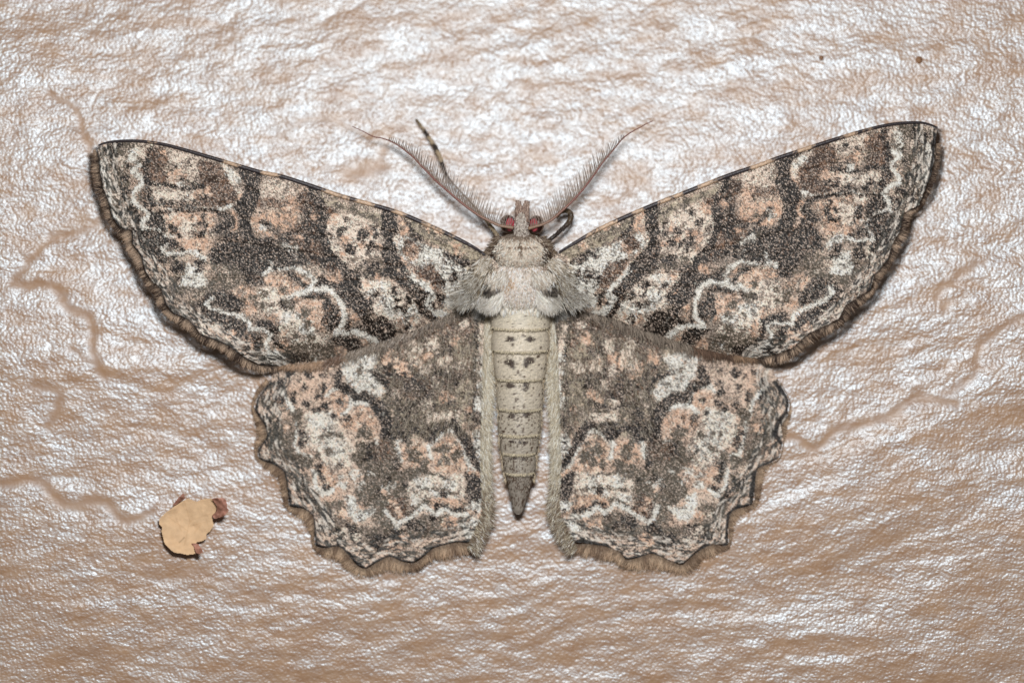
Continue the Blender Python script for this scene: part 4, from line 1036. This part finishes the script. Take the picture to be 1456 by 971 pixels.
for sd in (-1, 1):   # spiky brown shoulder fringe
    y = 336 + 34 * r.rand(n); x = 740 + sd * (27 + (y - 336) * .62 + 5 * r.rand(n))
    parts.append(strands(x, y, .55 + .15 * r.rand(n), np.where(sd > 0, .35, math.pi - .35) + .5 * r.randn(n), 6 + 5 * r.rand(n), 1.0, pick(r, n, [(92, 74, 62), (124, 106, 88), (158, 142, 124)]), seed=54 + sd, lift=-.05))
stuff('fur', parts, collar)

# head fur and the notched palps
inH = lambda x, y: dome_z(x, y, *DH) > DH[4] + .02
parts = [fur(None, 2200, (729, 301, 754, 352), inH, lambda x, y: dome_z(x, y, *DH), lambda x, y: math.pi / 2 - (x - 741) * .03 + 0, lambda x, y: 3.6 + 0 * x, .95,
             lambda x, y, r: pick(r, len(x), [(196, 186, 176), (170, 156, 144), (214, 206, 194), (126, 108, 96)]), 55, lift=.02)]
stuff('fur', parts, head)
for sd in (-1, 1):
    t = np.linspace(0, 1, 14)
    px = 742.5 + sd * (3.4 + 1.8 * t ** 2); py = 318 - 28 * t
    V, F, s = tube(W(px, py, .66 - .10 * t), np.interp(t, [0, .3, .8, 1], [.078, .070, .058, .022]), 14, .8)
    r = np.random.RandomState(56)
    pal = link('palp', mesh('palp', V, F, lin((146, 122, 108)) * (.7 + .5 * r.rand(len(V)))[:, None]), M_body, head)
    n = 420; u = r.rand(n) ** .8
    x = 742.5 + sd * (3.6 + 2.4 * u ** 2) + 8 * (r.rand(n) - .5); y = 318 - 28 * u
    stuff('palp_hair', [strands(x, y, .72 - .1 * u, -math.pi / 2 + sd * .12 + .25 * r.randn(n), 4 + 3 * r.rand(n), .9, pick(r, n, [(146, 122, 108), (108, 86, 76), (186, 164, 148)]), seed=57, lift=.0)], pal)

# compound eyes: dark red with a pink glow patch
for sd, ex, ey in ((-1, 722, 318.5), (1, 762.5, 319.5)):
    nu, nv = 26, 40
    ph = np.linspace(0, np.pi * .62, nu)[:, None]; th = np.linspace(0, 2 * np.pi, nv, endpoint=False)[None]
    x = ex + 11.2 * np.sin(ph) * np.cos(th); y = ey + 13.2 * np.sin(ph) * np.sin(th); z = .56 + .18 * np.cos(ph) + 0 * th
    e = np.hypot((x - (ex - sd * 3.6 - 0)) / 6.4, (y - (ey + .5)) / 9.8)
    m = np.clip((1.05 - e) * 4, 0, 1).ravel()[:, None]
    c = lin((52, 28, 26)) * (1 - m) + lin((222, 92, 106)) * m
    c = c * (.75 + .4 * vn(x.ravel(), y.ravel(), 1.4, 1.4, 61))[:, None]
    link('eye', mesh('eye', W(x.ravel(), y.ravel(), z.ravel()), grid_faces(nu, nv, True), c), M_eye, head)

# ---- antennae
def antenna(pts, side, seed):
    p = smooth_line(pts, 1.5)
    L = np.concatenate([[0], np.cumsum(np.linalg.norm(np.diff(p, axis=0), axis=1))]); u = L / L[-1]
    z = .80 + .04 * np.sin(np.pi * u) - .26 * u
    V, F, s = tube(W(p[:, 0], p[:, 1], z), np.interp(u, [0, .05, .5, 1], [.026, .020, .014, .005]), 8)
    s = np.concatenate([np.repeat(u, 8), [0, 1]])
    ring = (.5 + .5 * np.sin(s * L[-1] * 2 * np.pi / 3.4))[:, None]
    g = np.clip(s * 3, 0, 1)[:, None]
    c = (lin((150, 122, 100)) * (1 - g) + lin((136, 88, 78)) * g) * (.75 + .35 * ring)
    an = link('antenna', mesh('antenna', V, F, c), M_leg, moth)
    # comb teeth (rami) in two rows, each with a fine paler end
    r = np.random.RandomState(seed); parts = []
    q = np.arange(4, L[-1] * .80, 2.8)
    for row, (k, dz) in enumerate(((1.15, .16), (.45, -.02))):
        x = np.interp(q, L, p[:, 0]); y = np.interp(q, L, p[:, 1]); zz = np.interp(q, L, z); uu = q / L[-1]
        ln = np.interp(uu, [0, .06, .25, .5, .68, .8, 1], [15, 24, 31, 26, 15, 5, 0]) * k * (.93 + .12 * r.rand(len(q)))
        ang = -math.pi / 2 + side * (-.02 + .10 * uu) + (.24 - .5 * row) * -side + .05 * r.randn(len(q))
        parts.append(strands(x, y, zz, ang, ln, 1.1, lin((128, 106, 90)), seed=seed + row, ztip=zz + dz, bend=.10, tipcol=lin((186, 176, 168))))
        # cilia on each tooth
        for f in ():
            for s2 in (-1, 1):
                parts.append(strands(x + np.cos(ang) * ln * f, y + np.sin(ang) * ln * f, zz + dz * f, ang + s2 * .7, 2.0 + 0 * x, .22, lin((226, 222, 218)), seed=seed + 5))
    return stuff('comb', parts, an)
antenna([(730,324),(720,322.5),(709,320.5),(695,314),(680,306),(665,295.5),(650,283.5),(635,270.5),(620,257.6),(609,246),(598,235),(589,225),(579.5,217),(569,209),(557,202),(544,197),(531,194.5),(516,187),(501,180)], -1, 71)
antenna([(751,325),(762,322),(772,319),(784,313),(794.6,304),(804,295.5),(813,287),(825,274),(835.5,261),(845,248),(854,235),(862,225),(869,217),(878,206),(887,196),(898,188),(910,181.5),(920,176),(929,172)], 1, 72)

# ---- legs
def leg(pts, rads, zs, cols, seed, label=None, hair=None):
    p = smooth_line([(a[0], a[1], zq * 100) for a, zq in zip(pts, zs)], 2.0)
    m = len(p); u = np.linspace(0, 1, m)
    rad = np.interp(u, np.linspace(0, 1, len(rads)), rads) / 100
    V, F, s = tube(W(p[:, 0], p[:, 1], p[:, 2] / 100), rad, 12)
    s = np.concatenate([np.repeat(u, 12), [0, 1]]); r = np.random.RandomState(seed)
    ks = [c[0] for c in cols]; cc = np.array([lin(c[1]) for c in cols])
    sj = np.clip(s + .012 * r.randn(len(s)), 0, 1)
    c = np.stack([np.interp(sj, ks, cc[:, i]) for i in range(3)], 1) * (.75 + .5 * r.rand(len(s)))[:, None]
    o = link('leg', mesh('leg', V, F, c), M_leg, moth)
    if label: o['label'] = label
    n = int(m * 10); k = r.rand(n)
    x = np.interp(k, u, p[:, 0]) ; y = np.interp(k, u, p[:, 1]); z = np.interp(k, u, p[:, 2]) / 100
    dx = np.interp(k, u, np.gradient(p[:, 0])); dy = np.interp(k, u, np.gradient(p[:, 1])); a = np.arctan2(dy, dx)
    c = np.stack([np.interp(k, ks, cc[:, i]) for i in range(3)], 1) * (.6 + .7 * r.rand(n))[:, None]
    rr = np.interp(k, np.linspace(0, 1, len(rads)), rads) * (r.rand(n) * 2 - 1) * .9
    stuff('leg_scales', [strands(x - np.sin(a) * rr, y + np.cos(a) * rr, z + .02, a + .35 * r.randn(n), 3.2 * np.clip(np.interp(k, np.linspace(0, 1, len(rads)), rads) / 2.6, .2, 1), .8 * np.clip(np.interp(k, np.linspace(0, 1, len(rads)), rads) / 2.6, .2, 1), c, seed=seed, lift=.01)], o)
    return o
dk, lt = (58, 50, 44), (186, 166, 138)
leg([(709,338),(700,325),(691,313),(678,298),(662,280),(646,263),(636,250),(630,236),(625,222),(618,208),(611,197),(602,184),(592,170)], [3.0,2.6,1.8,1.0,.9,1.4,3,2.7,2.2,1.6],
    [.42,.42,.40,.36,.32,.30,.28,.26,.24,.20,.17,.13,.09],
    [(0,(150,132,108)),(.12,(176,158,128)),(.3,(160,146,128)),(.50,(140,122,108)),(.58,(80,70,62)),(.64,(64,58,54)),(.66,lt),(.72,lt),(.735,dk),(.78,dk),(.795,lt),(.84,lt),(.86,dk),(.9,dk),(.92,lt),(.95,(150,130,100)),(1,(110,90,60))], 81,
    'front leg reaching up past the antenna, banded dark and cream')
leg([(776,346),(783,340),(790,334.5),(797,328),(803,322.5),(808,317),(812,309),(811,303),(807,300),(801,300.5),(796,303),(792,309)], [3.0,3.0,2.8,2.9,3.4,3.8,3.6,3.2,2.4,2.0],
    [.50,.50,.50,.49,.48,.47,.46,.45,.44,.42,.36,.28],
    [(0,(56,46,40)),(.4,(62,50,42)),(.52,(96,78,58)),(.6,(72,60,48)),(.72,(112,94,70)),(.82,(150,128,98)),(1,(120,102,80))], 82, 'short front leg bent into a hook beside the head')

# ------------------------------------------------------------------ dry leaf flake
def flake_pt(p): return (200 + p[0] * .134, 680 + p[1] * .134)
def sheet(name, outline, zf, colf, parent, st=.8, thick=.012):
    o = smooth_line([flake_pt(p) for p in outline + outline[:1]], 1.5)
    xs = np.arange(o[:, 0].min() - 1, o[:, 0].max() + 2, st); ys = np.arange(o[:, 1].min() - 1, o[:, 1].max() + 2, st)
    X, Y = np.meshgrid(xs, ys, indexing='ij'); x = X.ravel(); y = Y.ravel()
    ok = inside(x, y, o); F = grid_faces(*X.shape); F = F[ok[F].all(1)]
    used = np.unique(F); mp = np.full(len(x), -1); mp[used] = np.arange(len(used)); F = mp[F]
    x, y = x[used], y[used]
    z = zf(x, y); n = len(x)
    c = colf(x, y)
    V = np.vstack([W(x, y, z), W(x, y, z - thick)]); C = np.vstack([c, c * .7])
    # rim
    E = np.vstack([F[:, [0, 1]], F[:, [1, 2]], F[:, [2, 3]], F[:, [3, 0]]])
    key = {}
    for a, b in E: key[(a, b)] = 1
    rim = [(b, a, a + n, b + n) for (a, b) in key if (b, a) not in key]
    F2 = np.vstack([F, F[:, ::-1] + n, np.array(rim)])
    return link(name, mesh(name, V, F2, C), M_flake, parent)
flake = bpy.data.objects.new('leaf_flake', None); COL.objects.link(flake)
flake.location = Vector(W(265, 748, 0.0)[()].tolist())
flake['label'] = 'small pale ochre flake of dried leaf with curled reddish brown tips, stuck to the wall'
flake['category'] = 'dried leaf'
BODY = [(192,430),(240,380),(330,310),(400,265),(470,222),(520,214),(590,240),(640,222),(760,212),(800,270),(805,340),(772,400),(768,450),(776,500),(740,560),(700,600),(700,640),(650,670),(600,680),(585,720),(575,760),(600,795),(500,812),(430,800),(350,785),(290,735),(250,690),(232,620),(218,560),(225,520),(195,490)]
def zbody(x, y):
    u = np.hypot((x - 265) / 42, (y - 748) / 40)
    return wall_base(x, y) + .08 + .08 * u ** 2 + .03 * np.clip((y - 770) / 15, 0, 1) + .03 * (vn(x, y, 9, 9, 401) - .5)
def cbody(x, y):
    c = np.tile(lin((234, 196, 154)), (len(x), 1)) * (.88 + .2 * fbm(x, y, 10, 402))[:, None]
    for pts in ([(262,712),(270,740),(262,775)], [(270,740),(300,730)], [(268,748),(292,742)], [(268,755),(240,735)], [(250,735),(258,755)], [(286,745),(276,758)]):
        d, _ = pdist(x, y, pts); m = np.clip((1.1 - d) / .9, 0, 1)[:, None] * .22; c = c * (1 - m) + lin((186, 140, 92)) * m
    d, _ = pdist(x, y, [(255,771),(262,764)]); m = np.clip((1.2 - d) / .8, 0, 1)[:, None] * .5; c = c * (1 - m) + lin((130, 100, 66)) * m
    return c
body = sheet('flake_body', BODY, zbody, cbody, None)
TIPS = [([(320,300),(360,250),(400,200),(452,155),(475,212),(420,250),(370,285)], .05),
        ([(745,210),(820,203),(885,207),(915,245),(918,300),(938,340),(905,385),(890,405),(830,420),(785,432),(755,392),(800,350),(805,300),(775,250)], .08),
        ([(530,688),(600,686),(640,730),(665,775),(640,800),(590,795),(570,750),(560,715)], .07)]
tips = []
for outl, zz in TIPS:
    def zt(x, y, zz=zz): return zbody(x, y) + .015 + zz * np.clip(np.hypot(x - 265, y - 748) / 40 - .5, 0, 1) + .05 * (vn(x, y, 5, 5, 404) - .5)
    def ct(x, y):
        c = np.tile(lin((176, 126, 106)), (len(x), 1)); q = fbm(x, y, 5, 405)[:, None]
        return c * (.6 + .7 * q) + lin((170, 130, 122)) * .2 * (q > .55)
    tips.append(sheet('curled_tip', outl, zt, ct, None))
for o in [body] + tips:
    o.parent = flake
    o.matrix_parent_inverse = flake.matrix_basis.inverted()
# stuff marks are only for things nobody could count: the hair masses
for o in bpy.data.objects:
    if o.name.split('.')[0] in ('fur', 'fringe', 'edge_hair', 'inner_margin_hair', 'side_hair', 'palp_hair', 'comb', 'leg_scales'):
        o['kind'] = 'stuff'
